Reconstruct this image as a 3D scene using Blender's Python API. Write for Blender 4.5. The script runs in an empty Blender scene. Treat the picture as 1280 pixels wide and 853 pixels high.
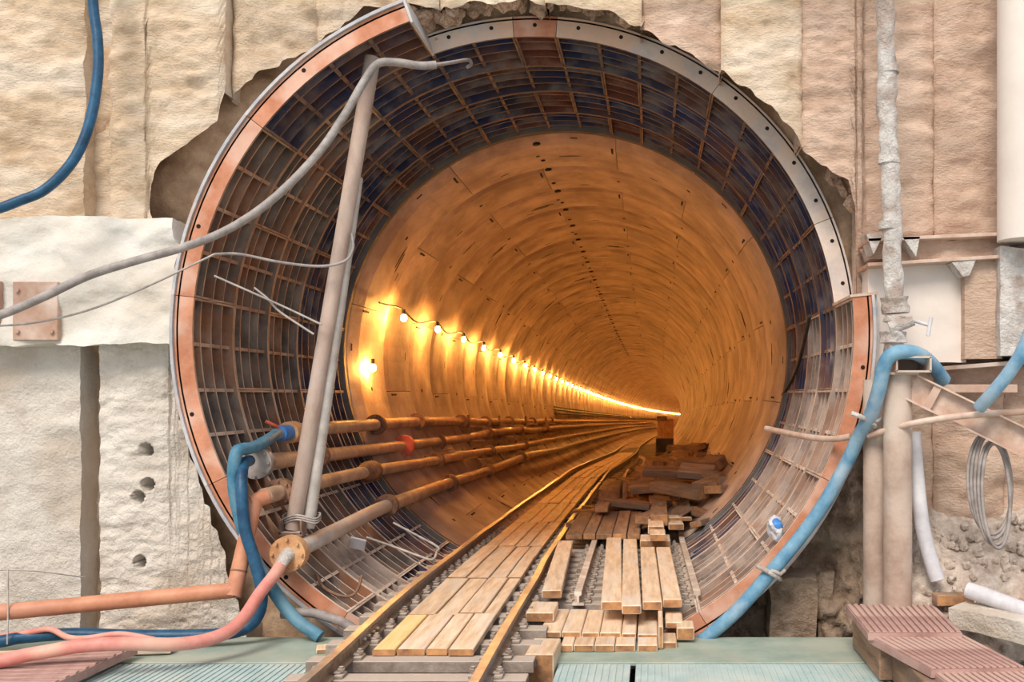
import bpy, bmesh, math, random
import numpy as np
from mathutils import Vector, Matrix, noise

random.seed(7)
PI = math.pi
C = bpy.context.scene.collection
SC = bpy.context.scene

# ------------------------------------------------------------------ camera
F = 1200.0            # focal length in pixels of a 1280 wide frame
PX, PY = 815.0, 495.0  # principal point (view camera shift)
CZ = 2.0
cam = bpy.data.cameras.new('camera')
cam.sensor_width = 36.0
cam.lens = 36.0 * F / 1280.0
cam.shift_x = -(PX - 640.0) / 1280.0
cam.shift_y = (PY - 426.5) / 1280.0
cam.clip_end = 600
cam_o = bpy.data.objects.new('camera', cam)
cam_o.location = (0, 0, CZ)
cam_o.rotation_euler = (PI / 2, 0, 0)
C.objects.link(cam_o)
SC.camera = cam_o

# ------------------------------------------------------------------ sky, sun, exposure
w = bpy.data.worlds.new('overcast_sky')
SC.world = w
w.use_nodes = True
nt = w.node_tree
bg = nt.nodes['Background']
bg.inputs[0].default_value = (0.93, 0.95, 1.0, 1)
bg.inputs[1].default_value = 0.75
sun = bpy.data.lights.new('sun', 'SUN')
sun.energy = 2.6
sun.angle = math.radians(25)
sun.color = (1.0, 0.90, 0.78)
sun_o = bpy.data.objects.new('sun', sun)
sun_o.rotation_euler = (math.radians(42), 0, math.radians(-16))
sun_o.location = (0, -5, 12)
C.objects.link(sun_o)
SC.view_settings.view_transform = 'Standard'
SC.view_settings.look = 'None'
SC.view_settings.gamma = 1.0
SC.view_settings.use_curve_mapping = False
SC.view_settings.exposure = 0.35
BULB = 640.0

# ------------------------------------------------------------------ helpers
def W(px, py, D):
    return Vector(((px - PX) * D / F, D, CZ - (py - PY) * D / F))

def X(px, D):
    return (px - PX) * D / F

def Z(py, D):
    return CZ - (py - PY) * D / F

def lerp(a, b, t):
    return a + (b - a) * t

def interp(x, xs, ys):
    return float(np.interp(x, xs, ys))

def smooth_curve(pts, n=8):
    pts = [Vector(p) for p in pts]
    if len(pts) < 3:
        return pts
    out = []
    P = [pts[0] * 2 - pts[1]] + pts + [pts[-1] * 2 - pts[-2]]
    for i in range(1, len(P) - 2):
        p0, p1, p2, p3 = P[i - 1], P[i], P[i + 1], P[i + 2]
        for k in range(n):
            t = k / n
            out.append(0.5 * ((2 * p1) + (p2 - p0) * t + (2 * p0 - 5 * p1 + 4 * p2 - p3) * t * t + (3 * p1 - p0 - 3 * p2 + p3) * t ** 3))
    out.append(pts[-1])
    return out

class MB:
    def __init__(s):
        s.v = []; s.f = []; s.m = []; s.sm = []

    def add(s, vs, fs, mat=0, smooth=False):
        b = len(s.v)
        s.v.extend([tuple(v) for v in vs])
        for f in fs:
            s.f.append([i + b for i in f]); s.m.append(mat); s.sm.append(smooth)

    def box(s, c, size, M=None, mat=0, bevel=0.0):
        hx, hy, hz = size[0] / 2, size[1] / 2, size[2] / 2
        if bevel <= 0:
            vs = [Vector((x, y, z)) for x in (-hx, hx) for y in (-hy, hy) for z in (-hz, hz)]
            fs = [(0, 1, 3, 2), (4, 6, 7, 5), (0, 4, 5, 1), (2, 3, 7, 6), (0, 2, 6, 4), (1, 5, 7, 3)]
        else:
            bm = bmesh.new()
            bmesh.ops.create_cube(bm, size=1)
            bmesh.ops.scale(bm, vec=size, verts=bm.verts)
            bmesh.ops.bevel(bm, geom=bm.edges[:], offset=bevel, segments=1, affect='EDGES')
            bm.verts.index_update()
            vs = [v.co.copy() for v in bm.verts]
            fs = [[v.index for v in f.verts] for f in bm.faces]
            bm.free()
        c = Vector(c)
        if M is not None:
            vs = [M @ v for v in vs]
        s.add([v + c for v in vs], fs, mat)

    def tube(s, path, r, seg=10, mat=0, caps=True, rfun=None):
        path = [Vector(p) for p in path]
        n = len(path)
        T = []
        for i in range(n):
            a = path[max(0, i - 1)]; b = path[min(n - 1, i + 1)]
            T.append((b - a).normalized())
        up = Vector((0, 0, 1)) if abs(T[0].z) < 0.9 else Vector((1, 0, 0))
        u = T[0].cross(up).normalized()
        vs = []
        for i in range(n):
            u = (u - T[i] * u.dot(T[i]))
            u = u.normalized() if u.length > 1e-6 else T[i].orthogonal().normalized()
            v = T[i].cross(u)
            rr = rfun(i / max(1, n - 1)) if rfun else r
            for k in range(seg):
                a = 2 * PI * k / seg
                vs.append(path[i] + (u * math.cos(a) + v * math.sin(a)) * rr)
        fs = []
        for i in range(n - 1):
            for k in range(seg):
                k2 = (k + 1) % seg
                fs.append((i * seg + k, i * seg + k2, (i + 1) * seg + k2, (i + 1) * seg + k))
        s.add(vs, fs, mat, True)
        if caps:
            s.add(vs[:seg], [tuple(range(seg))[::-1]], mat)
            s.add(vs[-seg:], [tuple(range(seg))], mat)

    def cyl(s, a, b, r, seg=12, mat=0):
        s.tube([a, b], r, seg, mat)

    def arcbox(s, r0, r1, a0, a1, y0, y1, n=8, mats=(0, 0, 0, 0, 0, 0)):
        # curved block around the Y axis; mats: inner, outer, front(-y), back, start, end
        vs = []
        for i in range(n + 1):
            a = math.radians(lerp(a0, a1, i / n))
            c, q = math.cos(a), math.sin(a)
            for (r, y) in ((r0, y0), (r1, y0), (r1, y1), (r0, y1)):
                vs.append((r * c, y, r * q))
        for i in range(n):
            b = i * 4; d = b + 4
            s.add([vs[b], vs[b + 3], vs[d + 3], vs[d]], [(0, 1, 2, 3)], mats[0])
            s.add([vs[b + 1], vs[d + 1], vs[d + 2], vs[b + 2]], [(0, 1, 2, 3)], mats[1])
            s.add([vs[b], vs[d], vs[d + 1], vs[b + 1]], [(0, 1, 2, 3)], mats[2])
            s.add([vs[b + 3], vs[b + 2], vs[d + 2], vs[d + 3]], [(0, 1, 2, 3)], mats[3])
        s.add(vs[:4], [(0, 1, 2, 3)], mats[4])
        s.add(vs[-4:], [(3, 2, 1, 0)], mats[5])

    def grid(s, rows, mat=0, smooth=True):
        nr = len(rows); nc = len(rows[0])
        vs = [p for r in rows for p in r]
        fs = []
        for i in range(nr - 1):
            for j in range(nc - 1):
                fs.append((i * nc + j, i * nc + j + 1, (i + 1) * nc + j + 1, (i + 1) * nc + j))
        s.add(vs, fs, mat, smooth)

    def mesh(s, name, mats):
        me = bpy.data.meshes.new(name)
        me.from_pydata(s.v, [], s.f)
        me.polygons.foreach_set('material_index', s.m)
        me.polygons.foreach_set('use_smooth', s.sm)
        for m in (mats if isinstance(mats, (list, tuple)) else [mats]):
            me.materials.append(m)
        me.update()
        return me

def link(name, data, parent=None, loc=None, rot=None):
    o = bpy.data.objects.new(name, data)
    C.objects.link(o)
    if parent is not None:
        o.parent = parent
    if loc is not None:
        o.location = loc
    if rot is not None:
        o.rotation_euler = rot
    return o

def ob(name, mb, mats, parent=None, loc=None, rot=None):
    return link(name, mb.mesh(name, mats), parent, loc, rot)

def tag(o, label, cat, group=None):
    o['label'] = label; o['category'] = cat
    if group:
        o['group'] = group
    return o

def thing(name, label, cat, loc=(0, 0, 0), rz=0, group=None):
    o = link(name, None, None, loc, (0, 0, rz))
    return tag(o, label, cat, group)

def struct(o):
    o['kind'] = 'structure'
    return o

# ------------------------------------------------------------------ materials
def mat(name, c1, c2, scale=4.0, c3=None, c3scale=1.2, c3amt=0.6, rough=0.85, bump=0.3, bscale=25.0, metal=0.0, dust=None, dustamt=0.9, stretch=(1, 1, 1), rnd=0.0, spec=0.3, bdist=0.02, lo=0.35, hi=0.65):
    m = bpy.data.materials.new(name)
    m.use_nodes = True
    t = m.node_tree; N = t.nodes; L = t.links
    b = N['Principled BSDF']
    b.inputs['Roughness'].default_value = rough
    b.inputs['Metallic'].default_value = metal
    b.inputs['Specular IOR Level'].default_value = spec
    tc = N.new('ShaderNodeTexCoord')
    mp = N.new('ShaderNodeMapping')
    mp.inputs['Scale'].default_value = stretch
    L.new(tc.outputs['Object'], mp.inputs['Vector'])
    vec = mp.outputs['Vector']
    if rnd > 0:
        oi = N.new('ShaderNodeObjectInfo')
        ad = N.new('ShaderNodeVectorMath'); ad.operation = 'MULTIPLY_ADD'
        cb = N.new('ShaderNodeCombineXYZ')
        for k in range(3):
            L.new(oi.outputs['Random'], cb.inputs[k])
        L.new(cb.outputs[0], ad.inputs[0])
        ad.inputs[1].default_value = (37, 53, 71)
        L.new(vec, ad.inputs[2])
        vec = ad.outputs[0]
    n1 = N.new('ShaderNodeTexNoise')
    n1.inputs['Scale'].default_value = scale
    n1.inputs['Detail'].default_value = 6
    n1.inputs['Roughness'].default_value = 0.65
    L.new(vec, n1.inputs['Vector'])
    r = N.new('ShaderNodeValToRGB')
    r.color_ramp.elements[0].position = lo
    r.color_ramp.elements[1].position = hi
    r.color_ramp.elements[0].color = (*c1, 1)
    r.color_ramp.elements[1].color = (*c2, 1)
    L.new(n1.outputs['Fac'], r.inputs[0])
    col = r.outputs[0]
    def mixc(fac, a, bcol):
        mx = N.new('ShaderNodeMix'); mx.data_type = 'RGBA'
        L.new(fac, mx.inputs[0]); L.new(a, mx.inputs[6])
        mx.inputs[7].default_value = (*bcol, 1)
        return mx.outputs[2]
    if c3 is not None:
        n2 = N.new('ShaderNodeTexNoise')
        n2.inputs['Scale'].default_value = c3scale
        n2.inputs['Detail'].default_value = 4
        L.new(vec, n2.inputs['Vector'])
        mr = N.new('ShaderNodeMapRange')
        mr.inputs['From Min'].default_value = 0.48
        mr.inputs['From Max'].default_value = 0.62
        mr.inputs['To Max'].default_value = c3amt
        L.new(n2.outputs['Fac'], mr.inputs['Value'])
        col = mixc(mr.outputs[0], col, c3)
    if rnd > 0:
        hs = N.new('ShaderNodeHueSaturation')
        mr = N.new('ShaderNodeMapRange')
        mr.inputs['To Min'].default_value = 1 - rnd
        mr.inputs['To Max'].default_value = 1 + rnd
        L.new(oi.outputs['Random'], mr.inputs['Value'])
        L.new(mr.outputs[0], hs.inputs['Value'])
        L.new(col, hs.inputs['Color'])
        col = hs.outputs[0]
    if dust is not None:
        g = N.new('ShaderNodeNewGeometry')
        sx = N.new('ShaderNodeSeparateXYZ')
        L.new(g.outputs['Normal'], sx.inputs[0])
        n3 = N.new('ShaderNodeTexNoise')
        n3.inputs['Scale'].default_value = 3.0
        n3.inputs['Detail'].default_value = 5
        L.new(vec, n3.inputs['Vector'])
        sm = N.new('ShaderNodeMath'); sm.operation = 'ADD'
        L.new(sx.outputs[2], sm.inputs[0]); L.new(n3.outputs['Fac'], sm.inputs[1])
        mr = N.new('ShaderNodeMapRange')
        mr.inputs['From Min'].default_value = 0.46
        mr.inputs['From Max'].default_value = 1.12
        mr.inputs['To Max'].default_value = dustamt
        L.new(sm.outputs[0], mr.inputs['Value'])
        col = mixc(mr.outputs[0], col, dust)
    L.new(col, b.inputs['Base Color'])
    if bump > 0:
        n4 = N.new('ShaderNodeTexNoise')
        n4.inputs['Scale'].default_value = bscale
        n4.inputs['Detail'].default_value = 5
        n4.inputs['Roughness'].default_value = 0.7
        L.new(vec, n4.inputs['Vector'])
        bp = N.new('ShaderNodeBump')
        bp.inputs['Strength'].default_value = bump
        bp.inputs['Distance'].default_value = bdist
        L.new(n4.outputs['Fac'], bp.inputs['Height'])
        L.new(bp.outputs[0], b.inputs['Normal'])
    return m

def emit(name, col, strength):
    m = bpy.data.materials.new(name)
    m.use_nodes = True
    b = m.node_tree.nodes['Principled BSDF']
    b.inputs['Base Color'].default_value = (1, 0.8, 0.5, 1)
    b.inputs['Emission Color'].default_value = (*col, 1)
    b.inputs['Emission Strength'].default_value = strength
    return m

M = {}
M['shotcrete'] = mat('shotcrete', (0.54, 0.385, 0.25), (0.84, 0.665, 0.49), 3.0, (0.86, 0.74, 0.61), 0.9, 0.7, bump=0.75, bscale=24, stretch=(1, 1, 2.0), bdist=0.05, rnd=0.06)
M['shotcrete_pink'] = mat('shotcrete_pink', (0.56, 0.375, 0.275), (0.82, 0.61, 0.48), 3.0, (0.47, 0.34, 0.26), 0.9, 0.5, bump=0.75, bscale=24, stretch=(1, 1, 2.0), bdist=0.05, rnd=0.06)
M['limewash'] = mat('pale_concrete', (0.66, 0.58, 0.50), (0.86, 0.79, 0.71), 3.0, (0.56, 0.41, 0.29), 1.1, 0.45, bump=0.9, bscale=30, bdist=0.035, rnd=0.04)
M['waler'] = mat('waler_concrete', (0.64, 0.60, 0.54), (0.76, 0.73, 0.68), 2.5, (0.60, 0.50, 0.40), 0.8, 0.5, bump=0.5, bscale=9, bdist=0.03)
M['earth'] = mat('earth', (0.19, 0.125, 0.085), (0.42, 0.31, 0.225), 6.0, (0.46, 0.37, 0.29), 2.0, 0.6, bump=1.0, bscale=12, bdist=0.06)
M['earth_light'] = mat('broken_concrete', (0.42, 0.27, 0.17), (0.72, 0.52, 0.36), 5.0, (0.34, 0.22, 0.14), 2.0, 0.5, bump=0.6, bscale=12, bdist=0.04)
M['soil'] = mat('dry_soil', (0.42, 0.33, 0.27), (0.80, 0.69, 0.60), 9.0, (0.34, 0.19, 0.13), 1.3, 0.6, bump=1.0, bscale=30, bdist=0.03)
M['pit'] = mat('pit_mud', (0.16, 0.12, 0.10), (0.30, 0.25, 0.21), 5.0, bump=0.8, bscale=18, bdist=0.04)
M['iron'] = mat('cast_iron', (0.022, 0.043, 0.125), (0.10, 0.065, 0.065), 1.6, (0.22, 0.09, 0.045), 1.1, 0.75, rough=0.75, bump=0.3, bscale=18, dust=(0.66, 0.52, 0.43), dustamt=0.9, rnd=0.25)  # navy puts the bluish shade of the crown into the iron colour
M['iron_rust'] = mat('rusty_iron', (0.10, 0.085, 0.08), (0.27, 0.19, 0.145), 2.0, (0.36, 0.15, 0.07), 1.3, 0.8, rough=0.8, bump=0.4, bscale=18, dust=(0.70, 0.55, 0.45), dustamt=0.85, rnd=0.15)
M['rib_rust'] = mat('rusty_rib', (0.32, 0.18, 0.11), (0.58, 0.38, 0.26), 5.0, (0.44, 0.19, 0.10), 1.8, 0.6, rough=0.8, bump=0.3, bscale=26, dust=(0.78, 0.64, 0.54), dustamt=0.9, rnd=0.08)
M['iron_pale'] = mat('pale_iron', (0.17, 0.13, 0.115), (0.48, 0.37, 0.31), 2.2, (0.34, 0.18, 0.11), 1.4, 0.6, rough=0.85, bump=0.4, bscale=18, dust=(0.74, 0.62, 0.54), dustamt=0.9, rnd=0.12)  # paler iron for the bottom and lower right segments
M['rib_pale'] = mat('pale_rib', (0.46, 0.34, 0.27), (0.78, 0.66, 0.57), 5.0, (0.48, 0.28, 0.19), 1.8, 0.5, rough=0.85, bump=0.4, bscale=26, rnd=0.08)  # paler rib edges for the same segments
M['iron_red'] = mat('cast_iron_red', (0.16, 0.05, 0.035), (0.26, 0.09, 0.05), 3.0, rough=0.75, bump=0.3, bscale=18, dust=(0.58, 0.42, 0.33), rnd=0.1)
M['rib_edge'] = mat('rib_edge', (0.12, 0.08, 0.07), (0.32, 0.19, 0.125), 5.0, (0.11, 0.09, 0.10), 1.5, 0.7, rough=0.75, bump=0.3, bscale=30, dust=(0.78, 0.64, 0.54), dustamt=0.95, rnd=0.15)
M['primer'] = mat('orange_primer', (0.46, 0.17, 0.085), (0.62, 0.28, 0.17), 5.0, (0.72, 0.50, 0.40), 2.2, 0.6, rough=0.6, bump=0.2, bscale=30, rnd=0.08)
M['face_steel'] = mat('face_steel', (0.56, 0.50, 0.48), (0.88, 0.74, 0.63), 2.6, (0.70, 0.38, 0.20), 1.3, 0.55, rough=0.55, bump=0.2, bscale=25, rnd=0.10)
M['skirt'] = mat('skirt_steel', (0.38, 0.40, 0.44), (0.62, 0.58, 0.56), 6.0, (0.45, 0.24, 0.16), 2.0, 0.6, rough=0.55, bump=0.2, bscale=30)
M['hole'] = mat('hole_shade', (0.012, 0.010, 0.010), (0.02, 0.017, 0.015), 5.0, bump=0)  # near-black caps with the shade inside holes and slots put into the colour
M['collar'] = mat('collar_grey', (0.10, 0.10, 0.10), (0.17, 0.16, 0.15), 3.0, bump=0.2, bscale=15)
M['concrete'] = mat('lining_concrete', (0.32, 0.225, 0.18), (0.60, 0.455, 0.37), 1.6, (0.26, 0.175, 0.145), 0.9, 0.6, rough=0.62, bump=0.35, bscale=10, rnd=0.10, spec=0.4)
M['rail'] = mat('rail_steel', (0.23, 0.15, 0.10), (0.42, 0.31, 0.22), 9.0, (0.30, 0.28, 0.28), 3.0, 0.5, rough=0.5, bump=0.3, bscale=40, metal=0.2, spec=0.5)
M['railtop'] = mat('rail_running_top', (0.42, 0.33, 0.25), (0.60, 0.50, 0.40), 9.0, rough=0.34, bump=0.1, bscale=50, metal=0.5, spec=0.5)
M['rail_dusty'] = mat('dusty_rail', (0.48, 0.38, 0.31), (0.76, 0.66, 0.57), 7.0, (0.42, 0.28, 0.2), 2.0, 0.5, rough=0.6, bump=0.2, bscale=40)
M['sleeper'] = mat('sleeper_steel', (0.22, 0.17, 0.14), (0.42, 0.35, 0.30), 6.0, rough=0.7, bump=0.4, bscale=30, dust=(0.50, 0.42, 0.36), rnd=0.1)
M['wood'] = mat('sawn_wood', (0.60, 0.40, 0.25), (0.84, 0.65, 0.47), 3.0, (0.72, 0.63, 0.54), 1.4, 0.6, rough=0.75, bump=0.3, bscale=16, stretch=(6, 0.7, 6), rnd=0.10)
M['wood_yellow'] = mat('fresh_wood', (0.76, 0.50, 0.20), (0.86, 0.64, 0.34), 3.0, rough=0.7, bump=0.3, bscale=16, stretch=(6, 0.7, 6), rnd=0.08)
M['wood_end'] = mat('wood_end', (0.22, 0.11, 0.06), (0.55, 0.28, 0.12), 7.0, rough=0.85, bump=0.4, bscale=20, rnd=0.15)
M['wood_dark'] = mat('dirty_wood', (0.20, 0.12, 0.08), (0.42, 0.27, 0.17), 3.0, (0.13, 0.10, 0.09), 1.5, 0.5, rough=0.8, bump=0.4, bscale=16, stretch=(5, 0.8, 5), rnd=0.28)
M['pipe_tan'] = mat('pipe_tan', (0.42, 0.26, 0.16), (0.62, 0.44, 0.31), 5.0, (0.32, 0.20, 0.14), 1.6, 0.6, rough=0.6, bump=0.25, bscale=30, rnd=0.06)
M['pipe_grey'] = mat('pipe_grey', (0.40, 0.36, 0.33), (0.58, 0.54, 0.50), 5.0, (0.50, 0.32, 0.22), 1.6, 0.6, rough=0.6, bump=0.25, bscale=30)
M['prop'] = mat('prop_steel', (0.36, 0.25, 0.20), (0.55, 0.42, 0.35), 4.0, (0.42, 0.36, 0.33), 1.8, 0.6, rough=0.55, bump=0.2, bscale=30, stretch=(1, 1, 0.4))
M['copper'] = mat('primed_pipe', (0.42, 0.16, 0.085), (0.60, 0.28, 0.165), 4.0, (0.46, 0.22, 0.15), 1.6, 0.6, rough=0.5, bump=0.15, bscale=30)
M['flange'] = mat('flange_rust', (0.14, 0.07, 0.045), (0.34, 0.19, 0.12), 8.0, rough=0.75, bump=0.4, bscale=30, rnd=0.1)
M['flange_orange'] = mat('flange_orange', (0.48, 0.22, 0.10), (0.70, 0.42, 0.22), 8.0, rough=0.75, bump=0.4, bscale=30)
M['redpaint'] = mat('red_paint', (0.50, 0.08, 0.06), (0.65, 0.16, 0.10), 8.0, rough=0.5, bump=0.1)
M['bluepaint'] = mat('blue_paint', (0.03, 0.16, 0.50), (0.08, 0.28, 0.68), 8.0, rough=0.4, bump=0.1)
M['blue'] = mat('blue_hose', (0.035, 0.14, 0.22), (0.09, 0.24, 0.35), 7.0, (0.20, 0.33, 0.40), 2.5, 0.55, rough=0.5, bump=0.2, bscale=40)
M['blue_deep'] = mat('deep_blue_hose', (0.010, 0.045, 0.10), (0.025, 0.11, 0.21), 7.0, rough=0.4, bump=0.15, bscale=40)
M['blue_dusty'] = mat('dusty_blue_hose', (0.09, 0.23, 0.37), (0.20, 0.37, 0.50), 7.0, (0.46, 0.52, 0.56), 2.5, 0.5, rough=0.6, bump=0.2, bscale=40)
M['pink'] = mat('pink_hose', (0.56, 0.18, 0.15), (0.70, 0.31, 0.26), 5.0, (0.74, 0.50, 0.38), 1.5, 0.6, rough=0.5, bump=0.1)
M['cable_grey'] = mat('grey_cable', (0.22, 0.19, 0.18), (0.40, 0.36, 0.34), 8.0, rough=0.55, bump=0.2, bscale=50)
M['wire'] = mat('bare_wire', (0.30, 0.26, 0.24), (0.55, 0.50, 0.46), 9.0, rough=0.5, bump=0)
M['black'] = mat('black_rubber', (0.02, 0.018, 0.018), (0.05, 0.045, 0.04), 8.0, rough=0.6, bump=0.1)
M['plate'] = mat('steel_plate', (0.24, 0.31, 0.26), (0.36, 0.42, 0.36), 3.0, (0.46, 0.46, 0.38), 1.4, 0.6, rough=0.6, bump=0.1, bscale=30)
M['plate_rib'] = mat('ribbed_plate', (0.36, 0.48, 0.48), (0.50, 0.60, 0.59), 4.0, (0.54, 0.56, 0.50), 1.8, 0.5, rough=0.55, bump=0.1, bscale=30)
M['mat_brown'] = mat('ribbed_brown', (0.32, 0.18, 0.16), (0.50, 0.32, 0.28), 4.0, (0.56, 0.40, 0.34), 1.5, 0.6, rough=0.6, bump=0.2, bscale=30)
M['plaster'] = mat('plaster_crust', (0.62, 0.55, 0.51), (0.90, 0.86, 0.82), 7.0, (0.42, 0.30, 0.24), 4.5, 0.7, bump=1.0, bscale=26, bdist=0.05)
M['post'] = mat('post_steel', (0.32, 0.22, 0.17), (0.50, 0.38, 0.31), 3.0, (0.62, 0.52, 0.45), 1.3, 0.7, rough=0.6, bump=0.3, bscale=25)
M['channel'] = mat('channel_steel', (0.46, 0.30, 0.22), (0.68, 0.54, 0.46), 4.0, (0.36, 0.17, 0.10), 1.8, 0.5, rough=0.65, bump=0.2, bscale=25)
M['white'] = mat('white_pipe', (0.46, 0.45, 0.48), (0.66, 0.65, 0.68), 4.0, rough=0.6, bump=0.2, bscale=20)
M['white_smooth'] = mat('pale_column', (0.70, 0.62, 0.56), (0.78, 0.70, 0.64), 1.5, rough=0.7, bump=0.1, bscale=20)
M['stone'] = mat('stone', (0.34, 0.19, 0.12), (0.72, 0.52, 0.38), 4.0, (0.62, 0.52, 0.44), 2.0, 0.5, bump=0.6, bscale=14, rnd=0.35)
M['crate'] = mat('dark_steel', (0.03, 0.03, 0.035), (0.07, 0.06, 0.06), 3.0, rough=0.6, bump=0.1)
M['bulb'] = emit('bulb_glow', (1.0, 0.43, 0.085), BULB)

# ------------------------------------------------------------------ tunnel axis
CX, CZT = -1.085, CZ + 0.54
D0, RW = 8.09, 0.8
DC = D0 + 5 * RW          # start of the concrete lining

def axis(y):
    t = max(0.0, y - 14.0)
    drop = 0.0265 * (math.sqrt(t * t + 9.0) - 3.0)
    sh = 0.0003 * max(0.0, y - 30.0) ** 2
    return CX + sh, CZT - drop

def A(y, dx, dz):
    cx, cz = axis(y)
    return Vector((cx + dx, y, cz + dz))

# ------------------------------------------------------------------ the setting: pile wall with its broken opening
DW = 8.40   # plane of the wall
OUT = [(500, -2), (530, 6), (560, 2), (600, -2), (660, -1), (720, 2), (760, 14), (800, 32), (850, 58), (900, 88), (950, 126), (990, 160), (1012, 195), (1040, 214), (1062, 226), (1068, 260), (1064, 330), (1072, 380), (1084, 450), (1078, 560), (1062, 640), (1010, 720), (960, 800), (900, 850),
       (700, 870), (420, 870), (300, 800), (276, 700), (246, 600), (222, 500), (214, 440), (224, 330), (202, 285), (194, 258), (198, 235), (212, 206), (235, 190), (260, 174), (278, 155), (284, 118), (320, 92), (345, 80), (390, 50), (440, 15)]
hole = []
n = len(OUT)
for i in range(n):
    a, b = OUT[i], OUT[(i + 1) % n]
    k = max(2, int(math.hypot(b[0] - a[0], b[1] - a[1]) / 7))
    for j in range(k):
        t = j / k
        x, y = lerp(a[0], b[0], t), lerp(a[1], b[1], t)
        q = noise.noise(Vector((x * 0.045, y * 0.045, 3.1))) * 7 + noise.noise(Vector((x * 0.13, y * 0.13, 9.1))) * 3.5
        q *= 0.25 if (i in (33, 34, 35, 36, 37, 38)) else 1.0
        dx, dy = x - 655, y - 415
        l = math.hypot(dx, dy)
        hole.append((X(x + dx / l * q, DW), Z(y + dy / l * q, DW)))
hole = np.array(hole)

def hole_span(x):
    zs = []
    for i in range(len(hole)):
        x0, z0 = hole[i]; x1, z1 = hole[(i + 1) % len(hole)]
        if (x0 - x) * (x1 - x) < 0:
            zs.append(z0 + (z1 - z0) * (x - x0) / (x1 - x0))
    if len(zs) < 2:
        return None
    return min(zs), max(zs)

wall = struct(link('wall_front', None))
CORES = [(186, 562), (189, 605), (177, 621), (177, 702)]

def pile(x0, x1, zbot, ztop, y, prof, material, rough=0.042, dx=0.022, dz=0.03, mid=2.6, name='pile', cores=False, only='ul'):
    mb = MB()
    nx = max(3, int(round((x1 - x0) / dx)))
    xs = [lerp(x0, x1, i / nx) for i in range(nx + 1)]
    def surf(x, z):
        u = (x - x0) / (x1 - x0)
        p = Vector((x * 1.1, y * 3, z * 2.3))
        h = noise.fractal(p * 1.7, 1.0, 2.0, 4) * rough + noise.fractal(p * 6.0, 0.9, 2.0, 3) * rough * 0.55
        h += noise.noise(Vector((x * 1.2, 5.5, z * 7.0))) * rough * 0.5
        yy = y - prof(u) + h
        if cores:
            for (cx, cy) in CORES:
                if math.hypot(x - X(cx, DW), z - Z(cy, DW)) < 0.055:
                    yy += 0.5
        return (x, yy, z)
    runs = {'u': [], 'l': []}
    for x in xs:
        sp = hole_span(x)
        if sp is None:
            lo = hi = mid
        else:
            lo, hi = sp
        runs['u'].append((x, min(max(hi, zbot), ztop), ztop))
        runs['l'].append((x, zbot, min(max(lo, zbot), ztop)))
    for key in only:
        rr = runs[key]
        L_ = max(b - a for _, a, b in rr)
        if L_ < 0.02:
            continue
        nz = max(2, int(L_ / dz))
        rows = []
        for (x, a, b) in rr:
            rows.append([surf(x, lerp(a, b, j / nz)) for j in range(nz + 1)])
        mb.grid(rows)
        # broken edge going back into the wall
        edge = [r[0] if key == 'u' else r[-1] for r, x in zip(rows, xs) if hole_span(x)]
        back = []
        for k in range(6):
            bk = []
            for e in edge:
                rd = Vector((e[0] - CX, e[2] - CZT)).normalized() * (0.15 * k)
                w_ = 0.06 if k else 0.0
                bk.append((e[0] + rd.x + w_ * noise.noise(Vector((e[0] * 5, k * 2.1, e[2] * 5))), e[1] + 0.14 * k, e[2] + rd.y + w_ * noise.noise(Vector((e[0] * 4, k * 1.7, e[2] * 4)))))
            back.append(bk)
        if len(edge) > 1:
            mb.grid(back)
        for side in (0, -1):
            col = rows[side]
            mb.grid([[(p[0], p[1] + 0.35 * k, p[2]) for p in col] for k in (0, 1)], smooth=False)
    return ob(name, mb, material, wall)

def flat(h):
    return lambda u: h
def hump(h, e=0.0):
    return lambda u: e + h * math.sqrt(max(0.0, 1 - (2 * u - 1) ** 2))
ZT = Z(-330, DW)
def xw(p):
    return X(p, DW)
zm = Z(350, DW)
# upper left piles
pile(xw(-590), xw(-430), -0.7, ZT, DW, hump(0.08, 0.05), M['shotcrete'], dx=0.04, dz=0.05)
pile(xw(-432), xw(-260), -0.7, ZT, DW + 0.05, hump(0.08, 0.02), M['shotcrete'], dx=0.04, dz=0.05)
pile(xw(-262), xw(-88), -0.7, ZT, DW, hump(0.08, 0.05), M['shotcrete'], dx=0.04, dz=0.05)
pile(xw(1418), xw(1560), -0.7, ZT, DW + 0.05, hump(0.10, 0.0), M['shotcrete_pink'], dx=0.04, dz=0.05)
pile(xw(1558), xw(1720), -0.7, ZT, DW + 0.05, hump(0.10, 0.0), M['shotcrete_pink'], dx=0.04, dz=0.05)
pile(xw(-90), xw(110), zm, ZT, DW, hump(0.06, 0.05), M['shotcrete'])
pile(xw(108), xw(144), zm, ZT, DW + 0.10, flat(0.0), M['shotcrete'])
pile(xw(141), xw(284), zm - 0.2, ZT, DW, hump(0.10, 0.04), M['shotcrete'], mid=Z(330, DW))
pile(xw(283), xw(392), 2.6, ZT, DW + 0.12, hump(0.10, 0.0), M['shotcrete'])
pile(xw(390), xw(545), 2.6, ZT, DW + 0.12, hump(0.06, 0.0), M['shotcrete'])
pile(xw(545), xw(680), 2.6, ZT, DW + 0.14, hump(0.08, 0.0), M['shotcrete'])
pile(xw(680), xw(802), 2.6, ZT, DW + 0.08, hump(0.05, 0.0), M['shotcrete'])
pile(xw(800), xw(904), 2.6, ZT, DW + 0.16, hump(0.08, 0.0), M['shotcrete_pink'])
pile(xw(902), xw(1004), 2.6, ZT, DW + 0.06, hump(0.10, 0.0), M['shotcrete'])
pile(xw(1002), xw(1082), Z(520, DW), ZT, DW + 0.10, hump(0.10, 0.0), M['shotcrete_pink'], only='u', mid=Z(520, DW))
pile(xw(1080), xw(1112), Z(540, DW), ZT, DW + 0.16, flat(0.0), M['shotcrete_pink'])
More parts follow.
